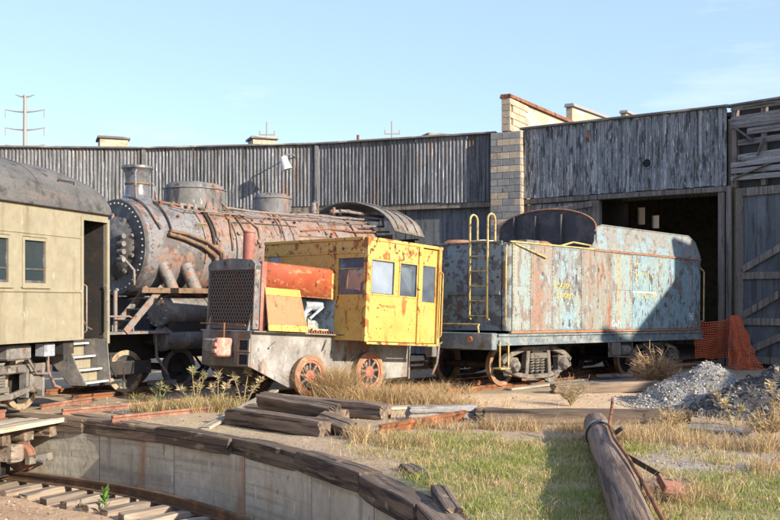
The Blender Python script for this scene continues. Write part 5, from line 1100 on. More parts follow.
# arched bulkhead
ar = [(3.45, -1.42, TZ1), (3.45, 1.42, TZ1)] + [(3.45 + 0.0, 1.42*math.cos(a), TZ1+0.55+0.50*math.sin(a)) for a in np.linspace(0, PI, 25)]
b = MB(); b.prism(ar, (0.025, 0, 0)); b.build('arched_bulkhead', m_coalplate, te)
b = MB(); b.tube([(3.44, 1.42*math.cos(a), TZ1+0.55+0.50*math.sin(a)) for a in np.linspace(-0.2, PI+0.2, 31)], 0.02, 7); b.build('bulkhead_rim', m_hatch, te, 60)
secs = []
for x in (3.46, 3.0, 2.75):
    k_ = (3.46-x)/0.71; secs.append([(x, 1.42*math.cos(a), TZ1+0.55+0.50*math.sin(a)*(1-0.1*k_)) for a in np.linspace(0.5, PI-0.02, 21)])
for y in (-0.5, 0.25, 0.9):
    b = MB(); b.box(3.33, 3.448, y-0.012, y+0.012, TZ1, TZ1+0.9); b.build('bulkhead_rib', m_coalplate, te)
for x, y, r_, h in ((0.75, 0.55, 0.36, 0.16), (2.35, -0.45, 0.42, 0.18)):
    b = MB(); b.lathe([(r_+0.04, -0.03), (r_+0.04, 0.04), (r_, 0.05), (r_, h*0.6), (r_*0.7, h), (0, h*1.1)], (x, y, TZ1), 'z', 30); b.build('filler_hatch', m_hatch, te, 40)
b = MB(); b.box(1.4, 1.9, -0.9, -0.5, TZ1-0.02, TZ1+0.16, 0.02); b.build('deck_box', m_iron, te)
b = MB(); b.tube([(1.95, -YT+0.05, TZ1+0.02), (2.5, -YT+0.05, TZ1+0.14), (3.3, -YT+0.05, TZ1+0.1)], 0.022, 7); b.build('top_pipe', m_yrail, te, 60); MB().tube([(0.15, -YT-0.02, TZ1-0.02), (1.3, -YT-0.05, TZ1-0.28)], 0.018, 7).build('top_pipe', m_yrail, te, 60)
b = MB(); b.lathe([(0.30, -0.0), (0.30, 0.04), (0.27, 0.08), (0.0, 0.11)], (0.5, -0.35, TZ1+0.02), 'z', 24); b.build('pale_cover', m_white, te, 40)
# ladder
ld = empty('ladder', te)
for y in (-YT+0.50, -YT+0.98):
    b = MB(); b.tube([(-0.06, y, 1.42), (-0.12, y, 1.46), (-0.12, y, 3.56)] + [(-0.12+0.13-0.13*math.cos(a), y, 3.56+0.13*math.sin(a)) for a in np.linspace(0.3, PI, 8)] + [(0.14, y, TZ1+0.02)], 0.024, 8); b.build('stile', m_yrail, ld, 60)
for k in range(6): MB().tube([(-0.12, -YT+0.50, 1.5+0.32*k), (-0.12, -YT+0.98, 1.5+0.32*k)], 0.016, 7).build('rung', m_yrail, ld)
b = MB(); b.tube([(-0.04, -YT+0.06, TZ0+0.1), (-0.07, -YT+0.05, TZ0+0.2), (-0.07, -YT+0.05, TZ1-0.15), (-0.03, -YT+0.06, TZ1-0.05)], 0.02, 7); b.build('corner_handrail', m_yrail, te, 60)
b = MB(); b.tube([(-0.45, -1.0, TZ0-0.12), (-0.5, -1.0, TZ0+0.09), (-0.45, -1.0, TZ0+0.13), (-0.45, 1.2, TZ0+0.13)], 0.022, 7); b.tube([(-0.45, 0.4, TZ0+0.13), (-0.45, 0.4, TZ0-0.1)], 0.018, 7); b.build('front_handrail', m_yrail, te, 60)
b = MB(); b.tube([(LT+0.10, -YT+0.1, 1.35), (LT+0.17, -YT-0.02, 1.4), (LT+0.17, -YT-0.02, 2.75), (LT+0.1, -YT+0.06, 2.85), (LT, -YT+0.1, 2.85)], 0.022, 7); b.build('rear_handrail', m_yrail, te, 60)
b = MB(); b.box(-0.02, -0.004, 0.55, 0.85, 2.35, 2.75, 0.004); b.box(-0.10, -0.02, 0.5, 0.9, 2.28, 2.34, 0.01); b.build('lamp_bracket', m_tframe, te)
b = MB(); b.box(-0.03, -0.002, -YT+0.25, 0.2, 1.95, 2.02, 0.004); b.build('front_strip', m_tframe, te)
# frame, steps, trucks
b = MB(); b.box(-0.45, LT+0.1, -YT-0.02, -YT+0.10, 0.88, 1.13, 0.01); b.box(-0.45, LT+0.1, -YT-0.06, -YT-0.02, 1.08, 1.12); b.box(-0.45, LT+0.1, -YT-0.06, -YT-0.02, 0.89, 0.93); b.build('side_sill', m_tframe, te)
b = MB(); b.box(-0.45, LT+0.1, YT-0.10, YT, 0.88, 1.13); b.box(-0.3, LT, -0.35, 0.35, 0.75, 1.12); b.box(-0.45, LT+0.05, -YT+0.1, YT-0.1, 1.09, 1.13); b.build('underframe', m_dark, te)
b = MB(); b.box(-0.62, -0.45, -YT-0.02, YT, 0.80, 1.15, 0.015); b.build('front_beam', m_tframe, te)
b = MB(); b.lathe([(0, -0.66), (0.07, -0.66), (0.08, -0.62)], (0, -0.9, 1.0), 'x', 16); b.build('beam_boss', m_hatch, te, 40)
b = MB(); b.tube([(-0.55, -0.15, 0.95), (-0.75, -0.15, 0.9), (-0.78, -0.12, 0.5), (-0.85, -0.05, 0.25)], 0.03, 8); b.build('hose', m_pipe, te, 60)
b = MB(); b.tube([(-0.4, -YT-0.05, 1.0), (-0.4, -YT-0.05, 0.42), (-0.1, -YT-0.05, 0.42), (-0.1, -YT-0.05, 0.92)], 0.02, 7); b.box(-0.42, -0.08, -YT-0.1, -YT+0.1, 0.40, 0.43); b.build('corner_step', m_yrail, te, 60)
b = MB(); b.box(4.1, 4.5, -YT-0.05, -YT+0.1, 0.55, 0.9, 0.03); b.lathe([(0, -0.2), (0.13, -0.2), (0.13, 0.2), (0, 0.2)], (4.75, -YT+0.05, 0.68), 'x', 16); b.tube([(4.0, -YT, 0.88), (4.0, -YT, 0.55), (5.1, -YT, 0.5), (5.1, -YT, 0.88)], 0.02, 7); b.build('brake_gear', m_truck, te, 40)
for tx in (1.55, 6.9):
    for dx in (-0.95, 0.95):
        for s_ in (-1, 1): wheel(te, tx+dx, s_*0.75, 0.42, 0.42, m_tyre if dx < 0 else m_iron, m_dark, s_)
        axle(te, tx+dx, 0.42)
    for s_ in (-1, 1):
        tr = empty('truck_side', te, (tx, s_*1.06, 0)); y0, y1 = -0.07, 0.07
        b = MB(); up_ = [(-1.32, 0.50), (-1.05, 0.66), (-0.55, 0.78), (0.55, 0.78), (1.05, 0.66), (1.32, 0.50)]; lw = [(-1.32, 0.40), (-0.75, 0.22), (-0.35, 0.16), (0.35, 0.16), (0.75, 0.22), (1.32, 0.40)]
        for k in range(5):
            b.beam((up_[k][0], 0, up_[k][1]), (up_[k+1][0], 0, up_[k+1][1]), 0.15, 0.11, 0.015); b.beam((lw[k][0], 0, lw[k][1]), (lw[k+1][0], 0, lw[k+1][1]), 0.15, 0.10, 0.015)
        for x in (-0.45, 0.45): b.beam((x, 0, 0.18), (x*0.85, 0, 0.78), 0.15, 0.12, 0.015)
        b.build('side_frame', m_truck, tr)
        for dx in (-0.95, 0.95):
            b = MB(); b.box(dx-0.17, dx+0.17, -0.1, 0.1, 0.26, 0.60, 0.035); b.lathe([(0, s_*0.17), (0.12, s_*0.17), (0.16, s_*0.1), (0.16, 0)], (dx, 0, 0.42), 'y', 18); b.build('journal_box', m_truck, tr, 30)
        for dx in (-0.2, 0.0, 0.2):
            b = MB(); b.tube([(dx + 0.06*math.cos(a), 0.06*math.sin(a), 0.24+0.30*a/(2*PI*5)) for a in np.linspace(0, 2*PI*5, 60)], 0.017, 6); b.build('spring', m_truck, tr, 60)
        b = MB(); b.box(-0.32, 0.32, -0.09, 0.09, 0.55, 0.68, 0.02); b.build('bolster_end', m_truck, tr)
    b = MB(); b.box(tx-0.2, tx+0.2, -1.1, 1.1, 0.45, 0.75); b.build('bolster', m_dark, te)
# lettering
text('Louise', 0.27, m_letter, te, near_side(1.62, -YT-0.012, 2.12)); text('Loden', 0.27, m_letter, te, near_side(1.72, -YT-0.012, 1.90))
text('D.L..', 0.50, m_letterf, te, near_side(5.2, -YT-0.012, 2.50)); text('L  .s', 0.32, m_letterf, te, near_side(5.25, -YT-0.012, 2.28)); text('K.MEUM', 0.28, m_letterf, te, near_side(5.3, -YT-0.012, 1.93))
MB().box(5.0, 6.3, -YT-0.012, -YT-0.0075, 2.10, 2.13).build('paint_stripe', m_letterw, te)
text('Gulh', 0.22, m_letterw, te, near_side(4.1, -YT-0.012, 1.26)); text('96', 0.28, m_letterw, te, near_side(8.1, -YT-0.012, 1.42))

# ------------------------------------------------------------------ loose timbers
def timber(name, label, cat, p, q, w, h, z=0.0, mt=None, seed=0, group=None, tilt=0.0, roll=0.0, n=7, jit=0.012, ch=0.025):
    p, q = Vector(p), Vector(q); d = q - p; L = Vector((d.x, d.y, 0)).length
    o = (cracked_beam(L, w, h, max(n, 8), 0.013, seed, 4) if name == 'timber' else rough_beam(L, w, h, n, jit, seed, ch)).build(name, mt or m_timber)
    o.location = ((p.x+q.x)/2, (p.y+q.y)/2, z + h/2); o.rotation_euler = (roll, tilt, math.atan2(d.y, d.x))
    return tag(o, label, cat, group)
g1 = 'old timbers lying about the pit edge'
timber('timber', 'thick split dark timber lying in front of the timber pile on the pit rim', 'timber', G(232, 423), G(326, 437), 0.27, 0.24, 0.0, None, 1, g1)
timber('timber', 'round edged timber lying on top of the pile at the pit rim', 'timber', G(262, 419), G(336, 430), 0.24, 0.22, 0.18, None, 2, g1, 0.03, 0.3)
timber('timber', 'short frayed timber end leaning against the front of the pile', 'timber', G(322, 432), G(352, 437), 0.24, 0.22, 0.02, None, 22, g1, 0.12, 0.4)
timber('timber', 'split half timber wedged in the middle of the pile at the pit rim', 'timber', G(250, 415), G(345, 427), 0.2, 0.2, 0.02, None, 23, g1, -0.03, 0.2)
timber('timber', 'long square timber at the back of the pile, its pale end by the dry grass', 'timber', G(262, 408), G(386, 420), 0.3, 0.26, 0.0, None, 3, g1)
timber('timber', 'grey olive beam lying level between the dry grass and the green lawn', 'timber', G(408, 421), G(474, 419), 0.22, 0.24, 0.0, m_plank, 4, g1)
timber('timber', 'short reddish timber block butted against the grey olive beam', 'timber', G(476, 420), G(503, 420), 0.2, 0.2, 0.0, None, 5, g1)
timber('timber', 'very long brown timber lying across behind the fallen pole', 'timber', G(484, 423), G(690, 424), 0.3, 0.22, 0.0, None, 6, g1, 0, 0, 10)
timber('timber', 'long timber lying in the sandy dirt beside the tender', 'timber', G(553, 394), G(660, 391), 0.26, 0.22, 0.0, None, 7, g1)
timber('timber', 'broken dark timber stub crumbling over the pit rim', 'timber', G(408, 470), G(428, 482), 0.2, 0.16, -0.1, m_coping, 8, g1, 0.05)
timber('timber', 'rotten timber end at the very corner of the pit wall', 'timber', G(438, 492), G(454, 512), 0.18, 0.16, -0.1, m_coping, 9, g1, 0.04)
g2 = 'loose planks lying in the yard'
timber('plank', 'pale bleached plank propped on the rails and the timber pile', 'plank', G(205, 428), G(275, 404), 0.16, 0.04, 0.10, m_pale, 11, g2, -0.07, 0, 4, 0.006, 0.006)
timber('plank', 'pale plank lying in front of the tender truck', 'plank', G(508, 391), G(585, 381), 0.22, 0.05, 0.01, m_pale, 12, g2, 0, 0, 4, 0.006, 0.006)
timber('plank', 'grey plank lying behind the pale plank by the tender truck', 'plank', G(530, 386), G(622, 382), 0.18, 0.05, 0.01, m_plank, 13, g2, 0, 0, 4, 0.006, 0.006)
timber('plank', 'weathered pinkish plank half buried before the dirt pile', 'plank', G(690, 431), G(752, 436), 0.28, 0.06, 0.01, m_plank, 14, g2, 0, 0.1, 4, 0.01, 0.006)
timber('plank', 'flat board lying in the straw behind the timber pile', 'plank', G(385, 411), G(412, 409), 0.3, 0.04, 0.02, m_pale, 15, g2, 0, 0, 3, 0.006, 0.006)
b = MB(); b.tube([(0, 0, 0.09), (1.0, 0.1, 0.1)], 0.055, 10); o = b.build('steel_pipe', m_pipe, None, 60); o.location = G(596, 380); tag(o, 'short grey pipe lying under the middle of the tender', 'pipe')
b = MB(); L = (G(474, 418)-G(378, 436)).length; b.box(0, L, -0.06, 0.06, 0, 0.015); b.box(0, L, -0.008, 0.008, 0.015, 0.12); b.box(0, L, -0.03, 0.03, 0.12, 0.16)
o = b.build('loose_rail', m_rust); o.location = G(378, 436); d = G(474, 418)-G(378, 436); o.rotation_euler = (0.25, 0, math.atan2(d.y, d.x)); tag(o, 'rusty length of rail lying between the timbers and the lawn', 'rail')

# ------------------------------------------------------------------ fallen pole with its ironwork
p0, p1 = Vector((2.94, 14.3, 0.155)), Vector((1.62, 6.0, 0.16)); d = p1 - p0; L = d.length
pole = thing('fallen_pole', 'thick brown utility pole lying on the grass towards the camera', 'pole', p0)
pole.rotation_euler = d.to_track_quat('Z', 'Y').to_euler()
secs = []; nseg = 34
for i in range(nseg+1):
    t = i/nseg; sec = []
    for k in range(22):
        a = 2*PI*k/22; r_ = (0.172 - 0.006*t) * (1 + 0.05*noise.noise((math.cos(a)*2.2, math.sin(a)*2.2, t*1.5)) + 0.03*noise.noise((math.cos(a)*6, math.sin(a)*6, t*5)))
        sec.append((math.cos(a)*r_, math.sin(a)*r_, L*t + (0.03*noise.noise((math.cos(a)*3, math.sin(a)*3, 9)) if i == 0 else 0)))
    secs.append(sec)
b = MB(); b.loft(secs, True); b.f.append(tuple(range(22))[::-1]); b.build('wood', m_log, pole, 50)
b = MB(); b.lathe([(0.175, 1.02), (0.189, 1.02), (0.191, 1.16), (0.175, 1.16)], (0, 0, 0), 'z', 30); b.build('clamp_band', m_frame, pole, 40)
qi = pole.rotation_euler.to_matrix().inverted()
def pl(px, py, D): return qi @ (at(px, py, D) - p0)
b = MB(); b.beam(pl(610, 437, 13.1), pl(622, 428, 13.0), 0.05, 0.06); b.beam(pl(606, 432, 13.1), pl(618, 440, 12.9), 0.04, 0.05); b.build('bracket', m_dark, pole)
b = MB(); b.tube([(0.182*math.cos(a), 0.182*math.sin(a), 1.3+0.02*a) for a in np.linspace(0, 2*PI, 24)], 0.012, 6); b.build('wire_loop', m_dark, pole, 60)
dn = d.normalized(); sd_ = Vector((-dn.y, dn.x, 0))
b = MB(); b.tube([p0 + dn*t_ + sd_*s_ + Vector((0, 0, z_)) for t_, s_, z_ in ((0.62, 0.20, 0.42), (1.0, 0.16, 0.28), (1.7, 0.09, 0.19), (3.0, 0.07, 0.20), (4.2, 0.13, 0.17), (5.4, 0.17, 0.13), (6.6, 0.18, 0.11), (8.0, 0.2, 0.1))], 0.02, 8)
tag(b.build('bent_rod', m_rust, None, 60), 'long bent rusty rod lying along the top of the fallen pole', 'rod')
b = MB(); q0, q1 = at(620, 452, 11.9), G(661, 476, 0.12); b.beam(q0, q1, 0.012, 0.06)
tag(b.build('steel_strap', m_dark), 'dark perforated steel strap reaching from pole to the ground', 'strap')
timber('wood_block', 'short brown wood block with orange sheet in the grass right of the pole', 'wood block', G(642, 492), G(686, 492), 0.16, 0.12, 0.0, m_log, 21, None, 0, 0.2, 4)
b = MB(); b.box(-0.13, 0.13, -0.1, 0.1, 0, 0.01); b.box(-0.13, -0.11, -0.1, 0.1, 0.01, 0.08); o = b.build('rusty_sheet', m_railrust); o.location = G(672, 488, 0.13); o.rotation_euler = (0.5, 0.15, 0.2); tag(o, 'bent orange rusty metal sheet on the small wood block', 'metal sheet')

# ------------------------------------------------------------------ orange safety net
def net(name, label, pts_uv, nu, nv, r_=0.011):
    b = MB()
    for i in range(nu+1): b.tube([pts_uv(i/nu, j/(nv*2)) for j in range(nv*2+1)], r_, 4, False)
    for j in range(nv+1): b.tube([pts_uv(i/(nu*2), j/nv) for i in range(nu*2+1)], r_*1.3, 4, False)
    return tag(b.build(name, m_orangenet), label, 'safety net', 'orange plastic safety netting')
nA, nB = at(696, 322, 29.2), at(737, 315, 29.4)
def f1(u, v):
    p = nA.lerp(nB, u); z0 = at(697, 358, 29.2).z; p.z = p.z*(1-v) + z0*v - 0.10*math.sin(PI*u)*(1-v); p.y += 0.10*math.sin(7*u+3*v) + 0.05*noise.noise((u*5, v*5, 1)); p.z += 0.05*noise.noise((u*4, v*4, 5)) ; p.x += 0.04*noise.noise((u*4, v*6, 9)); return p
net('safety_net', 'flat orange safety net stretched across the dark stall doorway', f1, 20, 16)
tN = at(735, 316, 28.8)
def f2(u, v):
    bt = at(728 + 36*u**1.1, 366 + 7*u, 28.2 - 0.4*math.sin(PI*u)); p = tN.lerp(bt, v); w = 0.12*(1-v)
    p.x += w*(u-0.5)*2; p.y += 0.10*math.sin(u*16)*(0.3+v); p.z += 0.22*v*(1-v)*(-1) + 0.06*noise.noise((u*5, v*6, 2))*v; p.x += 0.10*noise.noise((u*3, v*5, 8)); return p
net('safety_net', 'bunched orange safety net hanging from a post and trailing on the ground', f2, 20, 24, 0.012)

# ------------------------------------------------------------------ gravel and dirt piles
def stones_into(b, cols, pts, col_fn, rg):
    for p, s_ in pts:
        o = Vector(p); base = []
        ax = [Vector((1, 0, 0)), Vector((-1, 0, 0)), Vector((0, 1, 0)), Vector((0, -1, 0)), Vector((0, 0, 1)), Vector((0, 0, -1))]
        rot = Matrix.Rotation(rg.uniform(0, 6.28), 3, Vector((rg.uniform(-1, 1), rg.uniform(-1, 1), rg.uniform(-1, 1))).normalized())
        for a in ax: base.append(o + (rot @ a) * s_ * rg.uniform(0.6, 1.25))
        b.add(base, [(0, 2, 4), (2, 1, 4), (1, 3, 4), (3, 0, 4), (2, 0, 5), (1, 2, 5), (3, 1, 5), (0, 3, 5)])
        c = col_fn(); cols += [c]*6
def set_cols(o, cols):
    ca = o.data.color_attributes.new('Col', 'FLOAT_COLOR', 'POINT'); ca.data.foreach_set('color', np.array([(*c[:3], 1.0) for c in cols], dtype=np.float32).ravel())
def mound(name, label, c, rx, ry, h, rot, mt, ns, cols_, seed, smin, smax):
    rg = random.Random(seed); b = MB(); N = 44; cs, sn = math.cos(rot), math.sin(rot)
    def H(u, v):
        rr = math.hypot(u, v); k = max(0, 1-rr); base = h*(k**1.15)*(1+0.25*noise.noise((u*2+seed, v*2, 3)))
        return base + 0.10*h*noise.noise((u*5, v*5, seed))*min(1, 3*k) + 0.05*noise.noise((u*16, v*16, seed))*min(1, 4*k) - 0.03
    def W(u, v): return Vector((c.x + cs*u*rx - sn*v*ry, c.y + sn*u*rx + cs*v*ry, H(u, v)))
    b.loft([[W(-1.05+2.1*i/N, -1.05+2.1*j/N) for j in range(N+1)] for i in range(N+1)]); b.f = [f[::-1] for f in b.f]
    o = tag(b.build(name, mt, None, 180), label, 'pile', kind='stuff')
    b2_ = MB(); cl_ = []; pts = []
    while len(pts) < ns:
        u, v = rg.uniform(-1.1, 1.1), rg.uniform(-1.1, 1.1)
        if math.hypot(u, v) > 1.12: continue
        p = W(u, v); p.z = max(p.z, 0); pts.append((p, smin + (smax-smin)*rg.random()**4))
    def cf():
        k = rg.uniform(0.6, 1.35); q = rg.choice(cols_); return tuple(min(0.8, a*k) for a in q)
    stones_into(b2_, cl_, pts, cf, rg); s_ = b2_.build('stones', m_stone, o); s_['kind'] = 'stuff'; set_cols(s_, cl_)
    return o
mound('gravel_pile', 'pale grey gravel pile in front of the orange net', Vector((5.95, 18.9, 0)), 1.6, 1.5, 0.80, 0.1, m_gravel, 9000, [(0.34, 0.30, 0.245), (0.42, 0.375, 0.31), (0.24, 0.21, 0.17)], 5, 0.006, 0.036)
mound('dirt_pile', 'crumbly dirt and stone pile at the right edge, shade in its colour', Vector((6.75, 17.2, 0)), 1.95, 1.35, 0.86, 0.15, m_dirtpile, 5200, [(0.09, 0.08, 0.07), (0.13, 0.115, 0.10), (0.24, 0.21, 0.17), (0.06, 0.054, 0.048)], 8, 0.007, 0.065)  # stone colours darkened for the same shade
rg = random.Random(21); b = MB(); cl_ = []; pts = []
while len(pts) < 5200:
    x, y = rg.uniform(-6, 9), rg.uniform(8.3, 24)
    k = max(zone(x, y, STONY)*1.5, zone(x, y, SAND)*0.35, 0.10)
    if rg.random() > k or (Vector((x, y, 0))-C).length < RP+0.4: continue
    pts.append((Vector((x, y, gz(x, y))), 0.005+0.026*rg.random()**4))
def cf():
    k = rg.uniform(0.6, 1.3); q = rg.choice([(0.34, 0.28, 0.21), (0.30, 0.23, 0.16), (0.38, 0.33, 0.27), (0.2, 0.16, 0.12)]); return tuple(a*k for a in q)
stones_into(b, cl_, pts, cf, rg)
o = b.build('loose_stones', m_stone); set_cols(o, cl_); tag(o, 'small stones and pebbles strewn over the dirt yard', 'stones', kind='stuff')
# crumbs on the pit floor
b = MB(); cl_ = []; pts = []
while len(pts) < 1500:
    a, r_ = rg.uniform(20, 80), rg.uniform(6.5, 11.2); p = pol(r_, a, -1.08); pts.append((p, 0.005+0.022*rg.random()**4))
stones_into(b, cl_, pts, cf, rg); o = b.build('pit_stones', m_stone); set_cols(o, cl_); tag(o, 'small stones scattered over the pit floor beside the ties', 'stones', kind='stuff')

# ------------------------------------------------------------------ grass
def blades(name, label, items, mt=None):
    """items: (x, y, z, height, lean_x, lean_y, width, (r,g,b), droop)"""
    n = len(items); A = np.array([i[:7] for i in items], dtype=np.float64); cc = np.array([i[7] for i in items]); dp = np.array([i[8] for i in items])
    base = A[:, :3]; h = A[:, 3]; lean = A[:, 4:6]; w = A[:, 6]
    rs = np.random.RandomState(5); an = rs.uniform(0, 2*PI, n); sx, sy = np.cos(an)*w/2, np.sin(an)*w/2
    V = np.zeros((n, 5, 3)); mid = base.copy(); mid[:, :2] += lean*h[:, None]*0.4; mid[:, 2] += h*0.62
    tip = base.copy(); tip[:, :2] += lean*h[:, None]; tip[:, 2] += h*(1-dp)
    V[:, 0] = base; V[:, 0, 0] -= sx; V[:, 0, 1] -= sy; V[:, 1] = base; V[:, 1, 0] += sx; V[:, 1, 1] += sy
    V[:, 2] = mid; V[:, 2, 0] += sx*0.8; V[:, 2, 1] += sy*0.8; V[:, 3] = mid; V[:, 3, 0] -= sx*0.8; V[:, 3, 1] -= sy*0.8; V[:, 4] = tip
    me = bpy.data.meshes.new(name); me.vertices.add(n*5); me.vertices.foreach_set('co', V.astype(np.float32).ravel())
    me.loops.add(n*7); me.polygons.add(n*2); o5 = np.arange(n)*5
    li = np.stack([o5, o5+1, o5+2, o5+3, o5+3, o5+2, o5+4], 1).ravel(); me.loops.foreach_set('vertex_index', li.astype(np.int32))
    o7 = np.arange(n)*7; me.polygons.foreach_set('loop_start', np.stack([o7, o7+4], 1).ravel().astype(np.int32))
    try: me.polygons.foreach_set('loop_total', np.tile([4, 3], n).astype(np.int32))
    except Exception: pass
    me.update(calc_edges=True); me.validate(); me.materials.append(mt or m_grass)
    ca = me.color_attributes.new('Col', 'FLOAT_COLOR', 'POINT'); c4 = np.ones((n, 5, 4)); c4[:, :, :3] = cc[:, None, :]; ca.data.foreach_set('color', c4.astype(np.float32).ravel())
    ob = bpy.data.objects.new(name, me); COL.objects.link(ob); return tag(ob, label, 'grass', kind='stuff')
STRAW = [(0.56, 0.40, 0.20), (0.63, 0.48, 0.26), (0.46, 0.30, 0.14), (0.66, 0.53, 0.32), (0.34, 0.22, 0.105)]
GRN = [(0.25, 0.31, 0.06), (0.33, 0.37, 0.09), (0.15, 0.19, 0.04), (0.37, 0.36, 0.12)]
rg = random.Random(99); it = []
while len(it) < 52000:
    x, y = rg.uniform(-0.6, 5.2), rg.uniform(8.2, 15.2)
    if (Vector((x, y, 0))-C).length < RP+0.32: continue
    g_ = zone(x, y, GREEN) + 0.45*noise.noise((x*0.9, y*0.9, 7.7)) + 0.35*noise.noise((x*2.7, y*2.7, 2.2))
    if g_ < 0.06 or rg.random() > min(1, 0.15+1.7*g_): continue
    dry = rg.random() < 0.42 - 0.2*g_ + 0.7*noise.noise((x*1.7, y*1.7, 31))
    c = rg.choice(STRAW if dry else GRN); k = rg.uniform(0.8, 1.2); h = rg.uniform(0.02, 0.075)*(1.0 + 0.9*noise.noise((x*2.2, y*2.2, 51)))*(1.3 if rg.random() < 0.06 else 1)
    it.append((x, y, gz(x, y)-0.005, h, rg.gauss(0, 0.45), rg.gauss(0, 0.45), rg.uniform(0.004, 0.008), tuple(a*k for a in c), rg.uniform(0, 0.3)))
for _ in range(16000):   # flattened dead thatch
    x, y = rg.uniform(-0.6, 6.0), rg.uniform(8.2, 16.5)
    if (Vector((x, y, 0))-C).length < RP+0.32 or noise.noise((x*1.3, y*1.3, 61)) < -0.15: continue
    k = rg.uniform(0.6, 1.15); c = rg.choice(STRAW); an = rg.uniform(0, 6.28); ln = rg.uniform(2, 6)
    it.append((x, y, gz(x, y)+0.004, rg.uniform(0.012, 0.03), math.cos(an)*ln, math.sin(an)*ln, rg.uniform(0.004, 0.007), tuple(a*k for a in c), rg.uniform(0.3, 1.0)))
blades('lawn_grass', 'short patchy green grass between the pit rim and the fallen pole', it)
it = []
def scatter(n, cx, cy, rx, ry, h0, h1, pal, lean=0.5, w=(0.004, 0.008), clump=0):
    cen = [(cx+rg.gauss(0, rx*0.5), cy+rg.gauss(0, ry*0.5)) for _ in range(clump)] if clump else None
    for _ in range(n):
        if cen: q = rg.choice(cen); x, y = q[0]+rg.gauss(0, 0.05), q[1]+rg.gauss(0, 0.05)
        else: x, y = cx+rg.gauss(0, rx*0.5), cy+rg.gauss(0, ry*0.5)
        if (Vector((x, y, 0))-C).length < RP+0.2: continue
        c = rg.choice(pal); k = rg.uniform(0.75, 1.25)
        it.append((x, y, gz(x, y)-0.01, rg.uniform(h0, h1), rg.gauss(0, lean), rg.gauss(0, lean), rg.uniform(*w), tuple(a*k for a in c), rg.uniform(0, 0.45)))
# dry sward over the foreground
for _ in range(15000):
    x, y = rg.uniform(-0.8, 6.5), rg.uniform(8.2, 17)
    if noise.noise((x*0.8, y*0.8, 12)) + 0.5*noise.noise((x*2.5, y*2.5, 3)) < -0.10 + 0.3*zone(x, y, STONY) or (Vector((x, y, 0))-C).length < RP+0.35: continue
    c = rg.choice(STRAW); k = rg.uniform(0.75, 1.25); it.append((x, y, gz(x, y)-0.01, rg.uniform(0.04, 0.16), rg.gauss(0, 0.6), rg.gauss(0, 0.6), rg.uniform(0.004, 0.007), tuple(a*k for a in c), rg.uniform(0, 0.5)))
for px, py, rx, ry, n in ((490, 430, 0.5, 0.2, 500), (530, 430, 0.6, 0.2, 600), (580, 432, 0.5, 0.25, 500), (640, 440, 0.6, 0.5, 1100), (670, 436, 0.5, 0.35, 800), (700, 445, 0.6, 0.4, 700), (745, 450, 0.5, 0.4, 900), (775, 447, 0.4, 0.4, 800), (770, 470, 0.4, 0.4, 500), (620, 500, 0.12, 0.5, 250), (690, 500, 0.5, 0.4, 500), (430, 428, 0.5, 0.25, 500), (395, 445, 0.5, 0.3, 600), (360, 440, 0.2, 0.2, 500)):
    p = G(px, py); scatter(n, p.x, p.y, rx, ry, 0.08, 0.30, STRAW, 0.5, (0.004, 0.008), max(6, n//22))
blades('dry_grass', 'low straw coloured dry grass over the foreground', it)
it = []
for px, py, rx, ry, n, h0, h1 in ((322, 400, 0.3, 0.3, 1300, 0.25, 0.95), (336, 402, 0.4, 0.35, 1900, 0.25, 1.0), (362, 405, 0.6, 0.4, 1300, 0.12, 0.6), (392, 403, 0.7, 0.45, 1500, 0.1, 0.45), (425, 404, 0.7, 0.4, 1300, 0.08, 0.36), (455, 406, 0.6, 0.3, 900, 0.06, 0.3), (372, 395, 0.6, 0.4, 900, 0.12, 0.55), (410, 396, 0.8, 0.4, 900, 0.08, 0.35), (440, 392, 0.6, 0.4, 700, 0.1, 0.35)):
    p = G(px, py); scatter(n, p.x, p.y, rx, ry, h0, h1, STRAW, 0.8, (0.004, 0.009), n//30)
blades('straw_mass', 'thick bleached straw heaped beside the yellow locomotive wheels', it)
it = []
for px, py, rx, ry, n, h0, h1 in ((150, 412, 0.35, 0.2, 500, 0.1, 0.3), (180, 413, 0.4, 0.25, 900, 0.1, 0.35), (205, 410, 0.4, 0.25, 700, 0.1, 0.35), (228, 412, 0.3, 0.25, 500, 0.1, 0.4), (140, 402, 0.4, 0.3, 300, 0.08, 0.25)):
    p = G(px, py); scatter(n, p.x, p.y, rx, ry, h0, h1, STRAW + GRN[:1], 0.5, (0.005, 0.009), n//25)
blades('weedy_grass', 'thin dry grass growing among the rails at the pit rim', it)

